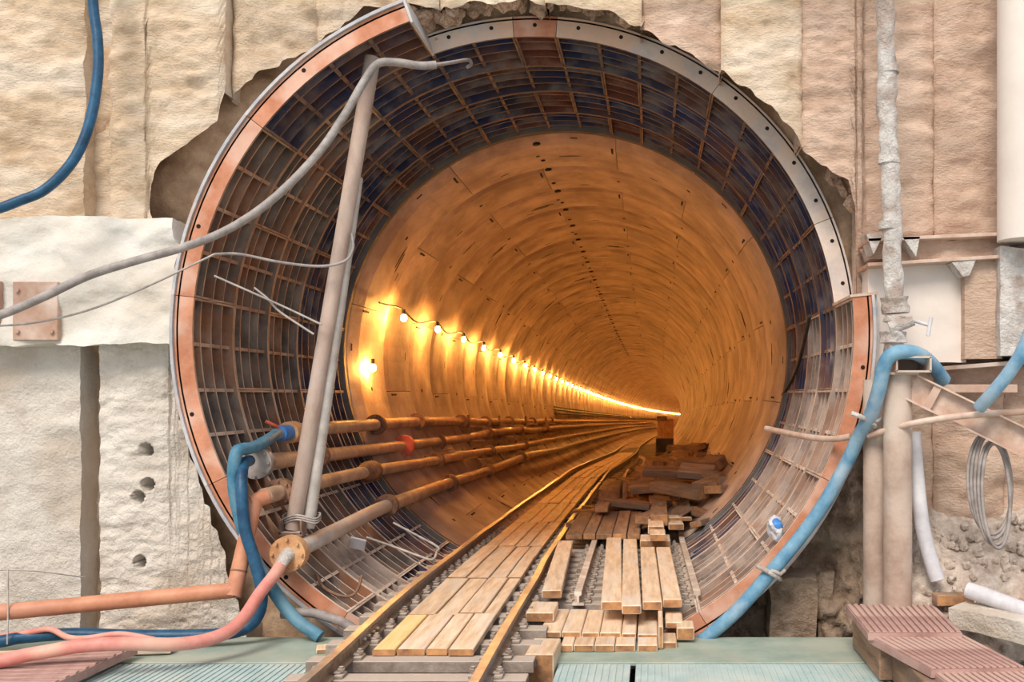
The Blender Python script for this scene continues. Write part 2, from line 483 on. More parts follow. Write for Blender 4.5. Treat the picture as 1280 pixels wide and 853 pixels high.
pile(xw(1110), xw(1170), 0.0, ZT, DW + 0.06, hump(0.08, 0.0), M['shotcrete_pink'])
pile(xw(1168), xw(1256), 0.0, ZT, DW + 0.02, hump(0.10, 0.0), M['shotcrete_pink'])
pile(xw(1254), xw(1420), 0.0, ZT, DW + 0.10, hump(0.10, 0.0), M['shotcrete_pink'])
# lower left piles
pile(xw(-90), xw(104), -0.7, Z(400, DW), DW + 0.06, flat(0.10), M['limewash'], rough=0.018, mid=Z(390, DW))
pile(xw(103), xw(131), -0.7, Z(400, DW), DW + 0.22, flat(0.0), M['shotcrete'], mid=Z(390, DW))
pile(xw(128), xw(300), -0.7, Z(400, DW), DW + 0.06, lambda u: 0.10 - 0.30 * max(0, u - 0.45), M['limewash'], rough=0.03, mid=Z(390, DW), dx=0.012, dz=0.014, cores=True, only='l')
# concrete waler beam across the left piles
def beam(x0, x1, z0, z1, y0, y1, material, name, rough=0.012, parent=None, endcurve=0.0):
    mb = MB()
    nx = max(3, int((x1 - x0) / 0.03)); nz = max(3, int((z1 - z0) / 0.03)); ny = 8
    def p(x, y, z):
        q = Vector((x * 2.2, y * 2.2, z * 3.0))
        e = noise.fractal(q, 1.0, 2.0, 4) * rough
        return (x + e * 0.7, y + e, z + e * 0.8)
    xs = [lerp(x0, x1, i / nx) for i in range(nx + 1)]
    zs = [lerp(z0, z1, i / nz) for i in range(nz + 1)]
    ys = [lerp(y0, y1, i / ny) for i in range(ny + 1)]
    mb.grid([[p(x, y0, z) for z in zs] for x in xs])
    mb.grid([[p(x, y, z1) for y in ys] for x in xs])
    mb.grid([[p(x, y, z0) for y in ys] for x in xs])
    mb.grid([[p(x1, y, z) for z in zs] for y in ys])
    mb.grid([[p(x0, y, z) for z in zs] for y in ys])
    return ob(name, mb, material, parent)
DB = 8.12
wl = beam(X(-560, DB), X(217, DB), Z(430, DB), Z(272, DB), DB, DB + 0.4, M['waler'], 'trim_1', 0.05)
struct(wl)
# steel plates set in the waler face
for (a, b, c, d) in ((20, 76, 353, 426), (-60, 3, 352, 426)):
    mb = MB(); x0, x1 = X(a, DB), X(b, DB); z0, z1 = Z(d, DB), Z(c, DB)
    mb.box(((x0 + x1) / 2, DB - 0.01, (z0 + z1) / 2), (x1 - x0, 0.07, z1 - z0), bevel=0.006)
    for (ix, iz) in ((0.12, 0.15), (0.88, 0.15), (0.12, 0.85), (0.88, 0.85)):
        p = Vector((lerp(x0, x1, ix), DB - 0.045, lerp(z0, z1, iz)))
        mb.cyl(p, p + Vector((0, -0.02, 0)), 0.02, 6)
    ob('embedded_plate', mb, M['channel'], wl)
# right waler: rolled steel beam with packed dirt, plus pale concrete panel below
DR = 8.02
wr = struct(link('trim_2', None))
def wbox(name, a, b, c, d, y0, y1, m, parent, bevel=0.004):
    x0, x1, z0, z1 = X(a, y0), X(b, y0), Z(d, y0), Z(c, y0)
    mb = MB(); mb.box((0, 0, 0), (x1 - x0, y1 - y0, z1 - z0), bevel=bevel)
    return ob(name, mb, m, parent, ((x0 + x1) / 2, (y0 + y1) / 2, (z0 + z1) / 2))
def wtilt(name, a, b, za, zb, th, y0, y1, m, parent):
    # plate running from pixel (a,za) to (b,zb)
    p, q = W(a, za, y0), W(b, zb, y0)
    d = q - p
    mb = MB(); mb.box((0, 0, 0), (d.length, y1 - y0, th), bevel=0.004)
    o = ob(name, mb, m, parent, (p + q) / 2 + Vector((0, (y1 - y0) / 2, 0)))
    o.rotation_euler = (0, -math.atan2(d.z, d.x), 0)
    return o
wtilt('top_flange', 1085, 1500, 300, 281.4, 0.03, DR, DR + 0.4, M['channel'], wr)
wtilt('bottom_flange', 1085, 1500, 331, 305.6, 0.03, DR, DR + 0.4, M['channel'], wr)
beam(X(1085, 8.2), X(1260, 8.2), Z(326, 8.2), Z(300, 8.2), 8.16, 8.4, M['shotcrete_pink'], 'packed_dirt', 0.08, wr)
for (a, b, c, d, e) in ((1083, 1105, 292, 318, 0), (1128, 1150, 296, 321, 0)):
    mb = MB()
    p = [W(a, c, DR), W(b, c, DR), W((a + b) / 2 + (6 if a > 1110 else -2), d, DR)]
    q = [v + Vector((0, 0.25, 0)) for v in p]
    mb.add(p + q, [(0, 2, 1), (3, 4, 5), (0, 1, 4, 3), (1, 2, 5, 4), (2, 0, 3, 5)])
    ob('stiffener', mb, M['plaster'], wr)
mb = MB()
p = [W(1190, 328, DR + 0.01), W(1220, 325, DR + 0.01), W(1212, 344, DR + 0.01), W(1204, 346, DR + 0.01)]
q = [v + Vector((0, 0.2, 0)) for v in p]
mb.add(p + q, [(0, 3, 2, 1), (4, 5, 6, 7), (0, 1, 5, 4), (1, 2, 6, 5), (2, 3, 7, 6), (3, 0, 4, 7)])
ob('stiffener', mb, M['plaster'], wr)
beam(X(1085, 8.2), X(1208, 8.2), Z(453, 8.2), Z(330, 8.2), 8.2, 8.5, M['white_smooth'], 'concrete_panel', 0.012, wr)
beam(X(1206, 8.1), X(1252, 8.1), Z(449, 8.1), Z(322, 8.1), 8.1, 8.5, M['shotcrete_pink'], 'bracket_column', 0.012, wr)
beam(X(1250, 8.0), X(1500, 8.0), Z(446, 8.0), Z(308, 8.0), 8.0, 8.5, M['plaster'], 'concrete_pad', 0.03, wr)
wtilt('lower_flange', 1165, 1340, 462, 448, 0.035, 8.1, 8.5, M['post'], wr)
wtilt('shelf_angle', 1180, 1272, 486, 486, 0.07, 8.15, 8.4, M['channel'], wr)
# pale steel column at the right edge
mb = MB(); px = X(1285, 7.9)
mb.cyl((px, 7.95, Z(300, 7.9)), (px, 7.95, ZT), 0.225, 32)
co = ob('trim_3', mb, M['white_smooth']); struct(co)

# earth behind the opening, earth of the pit
mb = MB()
rows = []
for i in range(161):
    a = 2 * PI * i / 160
    r_ = []
    for j in range(14):
        r = lerp(2.9, 4.6, j / 13)
        p = Vector((CX + r * math.cos(a), 0, CZT + r * math.sin(a)))
        left = max(0.0, min(1.0, 2.0 - abs(math.degrees(a) - 165) / 20.0))
        y = lerp(9.0, 8.68, left) - 0.15 * (j / 13) + noise.fractal(Vector((p.x * 2, 1.2, p.z * 2)), 1.0, 2.0, 4) * 0.16
        r_.append((p.x, y, p.z))
    rows.append(r_)
mb.grid(rows)
struct(ob('wall_earth', mb, M['earth_light']))
mb = MB()
rows = []
for i in range(150):
    x = lerp(X(860, 8.3), X(1110, 8.3), i / 149)
    r_ = []
    for j in range(90):
        z = lerp(-0.8, 1.75, j / 89)
        u = i / 149
        y = 8.62 - 0.35 * u + 0.25 * (j / 89) + noise.fractal(Vector((x * 2.6, 0.3, z * 2.6)), 0.9, 2.0, 5) * 0.26
        r_.append((x, y, z))
    rows.append(r_)
mb.grid(rows)
mb_f = [(f, q) for f, q in zip(mb.f, mb.sm) if min(math.hypot(mb.v[k][0] - CX, mb.v[k][2] - CZT) for k in f) > 3.06]
mb.f = [f for f, q in mb_f]; mb.m = [0] * len(mb.f); mb.sm = [True] * len(mb.f)
struct(ob('wall_pit', mb, M['earth']))
# sawn pile stumps standing in the pit
for (a, b, t, y) in ((962, 1022, 722, 8.28), (1024, 1042, 718, 8.42)):
    beam(X(a, y), X(b, y), -0.75, Z(t, y), y, y + 0.4, M['earth'], 'pile_stump', 0.05, wall)

# ------------------------------------------------------------------ iron lining: five rings of ribbed segments
lining = struct(link('wall_portal', None))
def segment_mesh(name, cells, first, face, fill, outer=2.98, holes=True, edge='rib_edge'):
    mb = MB(); span = cells * 8.0; g = 0.05
    n = cells * 3
    fr = outer; ri = 2.79
    mb.arcbox(fr - 0.035, fr, g, span - g, 0, RW, n, (0, 1, 3, 1, 1, 1))
    mb.arcbox(ri, fr - 0.02, g, span - g, 0.0, 0.026, n, (2, 1, 3, 1, 1, 1))
    mb.arcbox(ri, fr - 0.02, g, span - g, RW - 0.026, RW - 0.003, n, (2, 1, 1, 1, 1, 1))
    for k in (1, 2, 3):
        mb.arcbox(ri + 0.025, fr - 0.02, g, span - g, k * 0.2 - 0.010, k * 0.2 + 0.010, n, (2, 1, 1, 1, 1, 1))
    for c in range(cells + 1):
        e = c in (0, cells)
        t = math.degrees(0.016 / 2.85) * (1.3 if e else 1)
        a0 = g if c == 0 else c * 8 - t
        a1 = span - g if c == cells else c * 8 + t
        mb.arcbox(ri + (0.004 if e else 0.03), fr - 0.02, a0, a1, 0.01, RW - 0.01, 1, (2, 1, 1, 1, 1, 1))
    for c in range(cells):
        a = math.radians(c * 8 + 4)
        rad = Vector((math.cos(a), 0, math.sin(a)))
        if holes and (not first or outer > 2.95 or c == 2):
            p = rad * ((ri + fr) / 2 + 0.01)
            mb.cyl(p + Vector((0, 0.01, 0)), p + Vector((0, -0.002, 0)), 0.019, 10, 4)
        k = (c * 2 + 1) % 4
        p = rad * (fr - 0.034) + Vector((0, 0.1 + 0.2 * k, 0))
        mb.cyl(p, p - rad * 0.03, 0.032, 8, 2)
        p = rad * (fr - 0.034) + Vector((0, 0.1 + 0.2 * ((k + 2) % 4), 0))
        mb.cyl(p, p - rad * 0.012, 0.022, 8, 4)
    return mb.mesh(name, [fill, fill, M[edge], face, M['hole']])
seg0 = segment_mesh('segment_front', 4, True, M['primer'], M['iron'], 2.945)
seg1 = segment_mesh('segment_faced', 4, True, M['face_steel'], M['iron'])
segn = segment_mesh('segment_plain', 4, False, M['rib_edge'], M['iron'])
seg0p = segment_mesh('segment_front_pale', 4, True, M['primer'], M['iron_pale'], 2.945, edge='rib_pale')
seg0r = segment_mesh('segment_front_rusty', 4, True, M['primer'], M['iron_rust'], 2.945, edge='rib_rust')
segr = segment_mesh('segment_rusty', 4, False, M['rib_rust'], M['iron_rust'], edge='rib_rust')
segp = segment_mesh('segment_pale', 4, False, M['rib_pale'], M['iron_pale'], edge='rib_pale')
key1 = segment_mesh('key_faced', 1, True, M['primer'], M['iron_red'])
keyn = segment_mesh('key_plain', 1, False, M['rib_edge'], M['iron_red'])
sk = MB()
sk.arcbox(2.948, 2.972, 0.02, 31.98, -0.025, RW, 12)
sk.arcbox(2.976, 3.0, 0.02, 31.98, 0.03, RW, 12)
sk = sk.mesh('skirt', [M['skirt']])
ring_keys = [None, 86, 70, 86, 70]
for r in range(5):
    ring = link('lining_ring', None, lining, (CX, D0 + r * RW, CZT))
    if r == 0:
        for k in range(8):
            a = 110 + 32 * k
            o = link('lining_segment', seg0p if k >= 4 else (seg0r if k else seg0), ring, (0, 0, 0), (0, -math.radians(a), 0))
            s_ = link('shield_skirt', sk, ring, (0, 0, 0), (0, -math.radians(a), 0))
    else:
        a = ring_keys[r] + 8
        for k in range(11):
            mid = (a + 32 * k + 16) % 360
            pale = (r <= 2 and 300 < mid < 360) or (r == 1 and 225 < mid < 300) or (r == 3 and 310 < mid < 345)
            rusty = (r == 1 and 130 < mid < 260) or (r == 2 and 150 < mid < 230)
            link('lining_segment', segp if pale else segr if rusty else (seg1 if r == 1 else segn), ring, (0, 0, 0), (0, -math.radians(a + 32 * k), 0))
        link('key_segment', key1 if r == 1 else keyn, ring, (0, 0, 0), (0, -math.radians(ring_keys[r]), 0))
# pale edge strips closing ring one where the next ring is left out
for a in (110, 366):
    mb = MB()
    s_ = -1 if a == 110 else 1
    mb.arcbox(2.77, 3.0, a, a + s_ * 0.45, -0.01, RW - 0.01, 1)
    ob('end_plate', mb, M['skirt'] if a == 110 else M['channel'], lining, (CX, D0, CZT))
# smooth grey collar between iron and concrete
mb = MB()
n = 96
rows = []
for (y, r) in ((DC - 0.06, 2.93), (DC - 0.06, 2.80), (DC + 0.05, 2.785), (DC + 0.05, 2.9)):
    rows.append([(CX + r * math.cos(2 * PI * i / n), y, CZT + r * math.sin(2 * PI * i / n)) for i in range(n + 1)])
mb.grid(rows)
ob('collar', mb, M['collar'], lining)

# ------------------------------------------------------------------ concrete tunnel
tunnel = struct(link('wall_tunnel', None))
CW, NS = 1.4, 8
def concrete_arc(mb, a0, a1, n, cx=0, cz=0, y0=0, slots=True, v=0):
    prof = [(0.004, 2.90), (0.004, 2.805), (0.05, 2.785), (0.34, 2.728), (CW - 0.3, 2.700), (CW - 0.004, 2.704), (CW - 0.004, 2.90)]
    rows = []
    for (y, r) in prof:
        row = []
        for i in range(n + 1):
            a = math.radians(lerp(a0, a1, i / n))
            row.append((cx + r * math.cos(a), y0 + y, cz + r * math.sin(a)))
        rows.append(row)
    for k in range(len(rows) - 1):
        mb.grid([rows[k], rows[k + 1]], smooth=False)
    for e in (0, -1):
        mb.add([r[e] for r in rows], [tuple(range(len(rows)))])
    if slots:
        def slot(a, y, da, dy):
            r = float(np.interp(y, [0.05, 0.34, CW - 0.3, CW], [2.785, 2.728, 2.70, 2.704]))
            t = math.degrees(da / 2.73 / 2)
            mb.arcbox(r - 0.004, r + 0.02, a - t, a + t, y - dy / 2, y + dy / 2, 1, (1,) * 6)
        slot(lerp(a0, a1, 0.25), 0.16, 0.09, 0.035)
        slot(lerp(a0, a1, 0.75), CW - 0.22, 0.12, 0.02)
        slot(lerp(a0, a1, 0.5), 0.75, 0.05, 0.05)
        slot(a0 + 1.0, 0.5, 0.025, 0.34)
        if v % 2:
            slot(lerp(a0, a1, 0.62), 0.95, 0.34, 0.012)
            slot(lerp(a0, a1, 0.66), 1.02, 0.30, 0.012)
        if v == 2:
            slot(lerp(a0, a1, 0.30), 0.85, 0.30, 0.012)
csegs = []
for v in range(3):
    mb = MB(); concrete_arc(mb, 0.08, 360 / NS - 0.08, 10, v=v)
    csegs.append(mb.mesh('concrete_segment', [M['concrete'], M['hole']]))
NR = 30
y = DC + 0.05
for r in range(NR):
    cx, cz = axis(y + CW / 2)
    ring = link('concrete_ring', None, tunnel, (cx, y, cz))
    off = 10 if r % 2 else 32
    for yy in (0.25, 0.95):
        mb = MB(); a = math.radians(98.5); rr = 2.742 if yy < 0.5 else 2.704
        p = Vector((math.cos(a), 0, math.sin(a)))
        q = p * rr + Vector((0, yy, 0))
        mb.cyl(q - p * 0.012, q + p * 0.03, 0.05 if yy < 0.5 else 0.03, 8)
        ob('bolt_pocket', mb, M['hole'], ring)  # solid dark stub, the shade of the pocket is its colour
    for k in range(NS):
        link('concrete_segment', csegs[(k * 5 + r * 3 + k * r) % 3], ring, (0, 0, 0), (0, -math.radians(off + k * 360 / NS), 0))
    y += CW
mb = MB()
while y < 235:
    cx, cz = axis(y + CW / 2)
    concrete_arc(mb, 0, 360, 40, cx, cz, y, False)
    y += CW
far = ob('distant_rings', mb, [M['concrete'], M['hole']], tunnel)
far['kind'] = 'stuff'
# earth shell round the whole lining so no daylight leaks through joints
mb = MB(); rows = []
yy = 9.3
while yy < 240:
    cx, cz = axis(yy)
    rows.append([(cx + 3.05 * math.cos(2 * PI * i / 48), yy, cz + 3.05 * math.sin(2 * PI * i / 48)) for i in range(49)])
    yy += 2.0
mb.grid(rows)
cx, cz = axis(yy - 2)
mb.add(rows[-1][:48], [tuple(range(48))])
struct(ob('wall_ground', mb, M['earth']))

# ------------------------------------------------------------------ floor: steel plates, trench, soil bank
floor = struct(link('floor', None))
def plate(x0, x1, y0, y1, ribs, name, z=0.0, m=None):
    mb = MB()
    mb.box((0, 0, -0.015), (x1 - x0, y1 - y0, 0.03), bevel=0.004)
    if ribs:
        k = int((x1 - x0) / 0.05)
        for i in range(k):
            xx = -(x1 - x0) / 2 + 0.03 + i * 0.05
            mb.box((xx, 0, 0.004), (0.018, y1 - y0 - 0.05, 0.008))
    return ob(name, mb, m or (M['plate_rib'] if ribs else M['plate']), floor, ((x0 + x1) / 2, (y0 + y1) / 2, z))
plate(-9, -2.36, 7.20, 7.95, False, 'floor_plate')
plate(-5.6, -2.36, 5.6, 7.19, True, 'floor_plate', -0.01)
plate(-9, -5.61, 5.6, 7.19, True, 'floor_plate', -0.01)
plate(-0.78, 7, 7.20, 7.95, False, 'floor_plate')
plate(-0.70, -0.16, 5.6, 7.19, True, 'floor_plate', -0.01)
plate(-0.12, 2.6, 5.6, 7.19, True, 'floor_plate', -0.01)
plate(2.62, 7, 5.6, 7.19, False, 'floor_plate', -0.01)
plate(-9, -2.36, -8, 5.59, False, 'floor_plate', -0.01)
plate(-0.7, 7, -8, 5.59, False, 'floor_plate', -0.01)
mb = MB(); mb.box((-1, -0.3, -0.42), (18, 16.4, 0.1))
ob('trench_bed', mb, M['pit'], floor)
mb = MB(); mb.box((-1, 0.5, -0.95), (18, 18.6, 0.9))
ob('pit_bed', mb, M['pit'], floor)
# soil bank on the right
mb = MB(); rows = []
for i in range(110):
    x = lerp(1.85, 6.5, i / 109)
    r_ = []
    for j in range(80):
        y = lerp(7.15, 8.75, j / 79)
        t = (j / 79)
        base = lerp(0.0, 1.15, min(1, max(0, (t - 0.05) / 0.9)) ** 0.8)
        base *= min(1, max(0.0, (x - 1.75) / 0.6)) ** 0.5
        z = base + noise.fractal(Vector((x * 2, y * 2, 4)), 1.0, 2.0, 5) * 0.10 + noise.fractal(Vector((x * 9, y * 9, 1)), 0.8, 2.0, 3) * 0.025
        r_.append((x, y, z))
    rows.append(r_)
mb.grid(rows)
ob('soil_bank', mb, M['soil'], floor)

# ------------------------------------------------------------------ tracks
TY = [4.5, 8.0, 9.4, 11.2, 16.5, 22, 26, 29, 35, 45, 64, 107, 160]
TX = [-1.65, -1.655, -1.66, -1.71, -1.73, -1.70, -1.66, -1.45, -1.32, -1.25, -1.15, 0.1, 4.1]
TZ = [0.18, 0.26, 0.27, 0.22, 0.13, 0.05, 0.0, -0.02, -0.22, -0.62, -1.22, -2.45, -3.9]
tc = smooth_curve([(x, y, z) for x, y, z in zip(TX, TY, TZ)], 10)
TCY = [p.y for p in tc]; TCX = [p.x for p in tc]; TCZ = [p.z for p in tc]
def track1(y):
    return interp(y, TCY, TCX), interp(y, TCY, TCZ)
RAILP = [(-0.032, 0), (0.032, 0), (0.032, -0.03), (0.010, -0.042), (0.010, -0.102), (0.055, -0.112), (0.055, -0.124), (-0.055, -0.124), (-0.055, -0.112), (-0.010, -0.102), (-0.010, -0.042), (-0.032, -0.03)]
def rail_mesh(fun, y0, y1, off, step, wob=0.0, lift=0.0):
    mb = MB(); rows = []
    n = max(2, int((y1 - y0) / step))
    for i in range(n + 1):
        t = i / n
        y = y0 + (y1 - y0) * (t ** 1.6 if n > 40 else t)
        x, z = fun(y); x2, _ = fun(y + 0.2)
        a = math.atan2(x2 - x, 0.2)
        wx = wob * noise.noise(Vector((y * 0.5, off, 2)))
        rows.append([(x + (off + p[0]) * math.cos(a) + wx, y - (off + p[0]) * math.sin(a), z + p[1] + lift) for p in RAILP])
    for i in range(n):
        for k in range(12):
            k2 = (k + 1) % 12
            mb.add([rows[i][k], rows[i][k2], rows[i + 1][k2], rows[i + 1][k]], [(0, 1, 2, 3)], 1 if k == 0 else 0)
    mb.add(rows[0], [tuple(range(12))[::-1]]); mb.add(rows[-1], [tuple(range(12))])
    return mb
G = 0.535
trackA = thing('railway_track', 'narrow gauge railway track with the plank walkway between its rails', 'railway track')
ob('rail', rail_mesh(track1, 4.6, 150, -G, 0.35, 0.02), [M['rail'], M['railtop']], trackA)
ob('rail', rail_mesh(track1, 4.6, 150, G, 0.35, 0.02), [M['rail'], M['railtop']], trackA)
def sleeper_mesh(L_):
    mb = MB()
    mb.box((0, 0, -0.01), (L_, 0.15, 0.02), bevel=0.004)
    mb.box((0, -0.07, -0.045), (L_, 0.012, 0.07)); mb.box((0, 0.07, -0.045), (L_, 0.012, 0.07))
    return mb.mesh('sleeper', [M['sleeper']])
def clip_mesh(s):
    mb = MB()
    if True:
        mb.box((s * 0.085, 0, 0.012), (0.06, 0.11, 0.024), bevel=0.005)
        mb.box((s * 0.07, 0, 0.03), (0.05, 0.05, 0.014), bevel=0.003)
        mb.cyl((s * 0.09, 0, 0.02), (s * 0.09, 0, 0.07), 0.016, 8)
        mb.cyl((s * 0.09, 0, 0.035), (s * 0.09, 0, 0.055), 0.026, 6)
    return mb.mesh('rail_clip', [M['sleeper']])
slm, slm2, clm = sleeper_mesh(1.62), sleeper_mesh(1.7), (clip_mesh(-1), clip_mesh(1))
y = 4.8
while y < 60:
    x, z = track1(y)
    x2, z2 = track1(y + 0.3)
    sl = link('sleeper', slm, trackA, (x, y, z - 0.125), (math.atan2(z2 - z, 0.3), 0, -math.atan2(x2 - x, 0.3)))
    if y < 17:
        for s in (-1, 1):
            for cm in clm:
                link('rail_clip', cm, trackA, (x + s * G, y, z - 0.125))
    y += 0.42 if y < 14 else 0.75
# fishplate joint in the left rail
x, z = track1(7.35)
for s in (-1, 1):
    mb = MB()
    mb.box((0, 0, 0), (0.014, 0.46, 0.06), bevel=0.003)
    for q in (-0.17, -0.06, 0.06, 0.17):
        mb.cyl((0, q, 0), (s * 0.035, q, 0), 0.016, 6)
    ob('fishplate', mb, M['rail'], trackA, (x - G + s * 0.018, 7.35, z - 0.07))

# wooden walkway between the rails
walk = thing('plank_walkway', 'pale board walkway laid between the rails of the left track', 'walkway')
def board(name, parent, x, y0, y1, wdt, th, fun, m, rz=0.0):
    # a board following the track between y0 and y1, x = offset from the track centre
    n = max(1, int((y1 - y0) / 0.8))
    mb = MB(); rows = []
    for i in range(n + 1):
        y = lerp(y0, y1, i / n)
        cx, cz = fun(y)
        z1 = cz
        xx = cx + x + rz * (y - y0)
        h = wdt / 2
        rows.append([(xx - h, y, z1 - th), (xx - h, y, z1 - 0.006), (xx - h + 0.006, y, z1), (xx + h - 0.006, y, z1), (xx + h, y, z1 - 0.006), (xx + h, y, z1 - th)])
    for i in range(n):
        for k in range(6):
            k2 = (k + 1) % 6
            mb.add([rows[i][k], rows[i + 1][k], rows[i + 1][k2], rows[i][k2]], [(0, 1, 2, 3)], 0)
    mb.add(rows[0], [tuple(range(6))[::-1]], 1); mb.add(rows[-1], [tuple(range(6))], 1)
    return ob(name, mb, [m, M['wood_end']], parent)
def wz(y):
    x, z = track1(y)
    return x, z - 0.07
ybreaks = [6.95, 8.0, 9.5, 11.9, 14.5, 17.5, 20.5, 24, 28, 33, 39, 46]
wsets = [[0.17, 0.21, 0.16, 0.19], [0.23, 0.18, 0.2, 0.12], [0.19, 0.22, 0.17, 0.15]]
for i in range(len(ybreaks) - 1):
    ws = wsets[i % 3]
    x = -0.375
    for j, q in enumerate(ws):
        d0 = random.uniform(-0.05, 0.05) if i else random.uniform(-0.02, 0.02)
        mm = M['wood_yellow'] if (i == 0 and j == 0) else M['wood']
        if ybreaks[i] > 14:
            mm = M['wood']
        dz = random.uniform(-0.006, 0.006)
        board('plank', walk, x + q / 2, ybreaks[i] + d0, ybreaks[i + 1] - 0.015 + d0 * 0.2, q - 0.012, 0.045, lambda y, dz=dz: (wz(y)[0], wz(y)[1] + dz), mm)
        x += q + 0.004

# second track
def track2(y):
    t = max(0, y - 12)
    return -0.13 - 0.012 * max(0, min(3, y - 8.6)) , interp(y, [8, 12, 16, 20, 30, 40], [0.24, 0.24, 0.17, 0.08, -0.2, -0.45])
trackB = thing('railway_track', 'short dusty railway track under loose planks beside the heaped timbers', 'railway track')
ob('rail', rail_mesh(track2, 8.62, 36, -G, 0.5), [M['rail_dusty'], M['rail_dusty']], trackB)
ob('rail', rail_mesh(track2, 8.62, 36, G, 0.5), [M['rail_dusty'], M['rail_dusty']], trackB)
y = 8.75
while y < 30:
    x, z = track2(y)
    link('sleeper', slm2, trackB, (x, y, z - 0.125))
    if y < 13:
        for s in (-1, 1):
            for cm in clm:
                link('rail_clip', cm, trackB, (x + s * G, y, z - 0.125))
    y += 0.33 if y < 13 else 0.75

# ------------------------------------------------------------------ timbers
def timber(label, x, y, z, w_, l_, h_, rz=0.0, rx=0.0, ry=0.0, m='wood', name='timber', group=None, bev=0.008, end='wood_end'):
    # x,y,z = middle of the top of the front end
    mb = MB()
    mb.box((0, 0, 0), (w_, l_, h_), bevel=min(bev, h_ * 0.2))
    for i, f in enumerate(mb.f):
        vs = [mb.v[k] for k in f]
        mb.m[i] = 1 if abs(sum(v[1] for v in vs) / len(vs)) > l_ / 2 - 1e-4 else 0
    R = Matrix.Rotation(rz, 3, 'Z') @ Matrix.Rotation(rx, 3, 'X') @ Matrix.Rotation(ry, 3, 'Y')
    c = Vector((x, y, z)) + R @ Vector((0, l_ / 2, -h_ / 2))
    o = ob(name, mb, [M[m], M[end]], None, c, R.to_euler())
    return tag(o, label, 'timber', group)
def fbox(label, a, b, t, bt, D, l_, **k):
    return timber(label, X((a + b) / 2, D), D, Z(t, D), (b - a) * D / F, l_, (bt - t) * D / F, **k)

# row of sawn boards in front of the second track and the row of ends below it
lab = ['leftmost board of the sawn row in front of the second track', 'second board from the left in the sawn row', 'third board from the left in the sawn row', 'fourth and broadest board of the sawn row', 'narrow fifth board of the sawn row', 'rightmost board of the sawn row with a split front end']
for i, (a, b, t, bt) in enumerate(((674, 701, 790, 798), (702, 726, 790, 798), (727, 749, 791, 799), (750, 776, 791, 799), (777, 795, 792, 800), (797, 822, 793, 801))):
    fbox(lab[i], a, b, t, bt, 7.72 + random.uniform(-0.02, 0.02), 0.82, name='board', group='sawn boards in front of the second track')
lab = ['leftmost short block end in the lowest row on the steel plate', 'second block end from the left in the lowest row', 'middle block end in the lowest row', 'fourth block end from the left in the lowest row', 'fifth block end of the lowest row beside the thin strip']
for i, (a, b) in enumerate(((701, 716), (717, 742), (743, 768), (769, 794), (797, 822))):
    fbox(lab[i], a, b, 806.5, 815.5, 7.48 + random.uniform(-0.02, 0.02), 0.40, name='timber_block', group='block ends in the lowest row')
fbox('small block at the right end of the lowest row on the plate', 825, 846, 803, 812, 7.6, 0.30, name='timber_block')
fbox('upright thin strip standing between the rows and the small block', 823, 829, 783, 812, 7.55, 0.75, name='timber_strip')
fbox('pale block lying on the plate under the right rail end', 846, 868, 785, 801, 7.75, 0.25, name='timber_block')
fbox('short pale board under the right rail end', 832, 854, 778, 786, 7.9, 0.4, name='board')
fbox('big weathered block standing beside the right rail of the left track', 656, 692, 818, 868, 7.0, 0.46, name='timber_block', rz=-0.02)
fbox('pale block by the rail clips behind the weathered block', 657, 692, 766, 778, 8.0, 0.42, name='timber_block')
fbox('thin offcut on the steel plate left of the left rail', 396, 428, 811, 817, 7.45, 0.16, name='offcut', rz=0.3)
# long planks on the second track
def lplank(label, fa, fb, fy, ba, bb, by, zt=0.27, th=0.075, m='wood'):
    Df = (CZ - zt) * F / (fy - PY); Db = (CZ - zt) * F / (by - PY)
    p0 = (X(fa, Df) + X(fb, Df)) / 2; p1 = (X(ba, Db) + X(bb, Db)) / 2
    wd = ((fb - fa) * Df / F + (bb - ba) * Db / F) / 2
    return timber(label, p0, Df, zt, wd, math.hypot(Db - Df, p1 - p0), th, rz=-math.atan2(p1 - p0, Db - Df), m=m, name='plank', group='long planks on the second track')
lplank('long plank outside the left rail of the second track', 677, 702, 738, 698, 716, 676)
lplank('knotty first long plank inside the second track', 752, 777, 752, 758, 777, 672)
lplank('second long plank inside the track with a ragged front end', 779, 800, 757, 778, 797, 674)
lplank('third long plank inside the second track', 804, 827, 752, 800, 819, 684)
lplank('fourth long plank beside the right rail of the second track', 829, 852, 749, 820, 838, 684)
# brown boards behind them, still in daylight
labs = ['leftmost dirty brown board behind the long planks', 'second dirty board from the left behind the long planks', 'middle dirty brown board behind the long planks', 'fourth dirty board from the left behind the long planks', 'rightmost dirty board beside the block stack']
for i, (a, b) in enumerate(((707, 728), (729, 744), (745, 765), (766, 783), (784, 800))):
    fbox(labs[i], a, b, 668 - i % 2, 675, 11.7, 2.3, m='wood_dark', name='board', group='dirty boards behind the long planks')
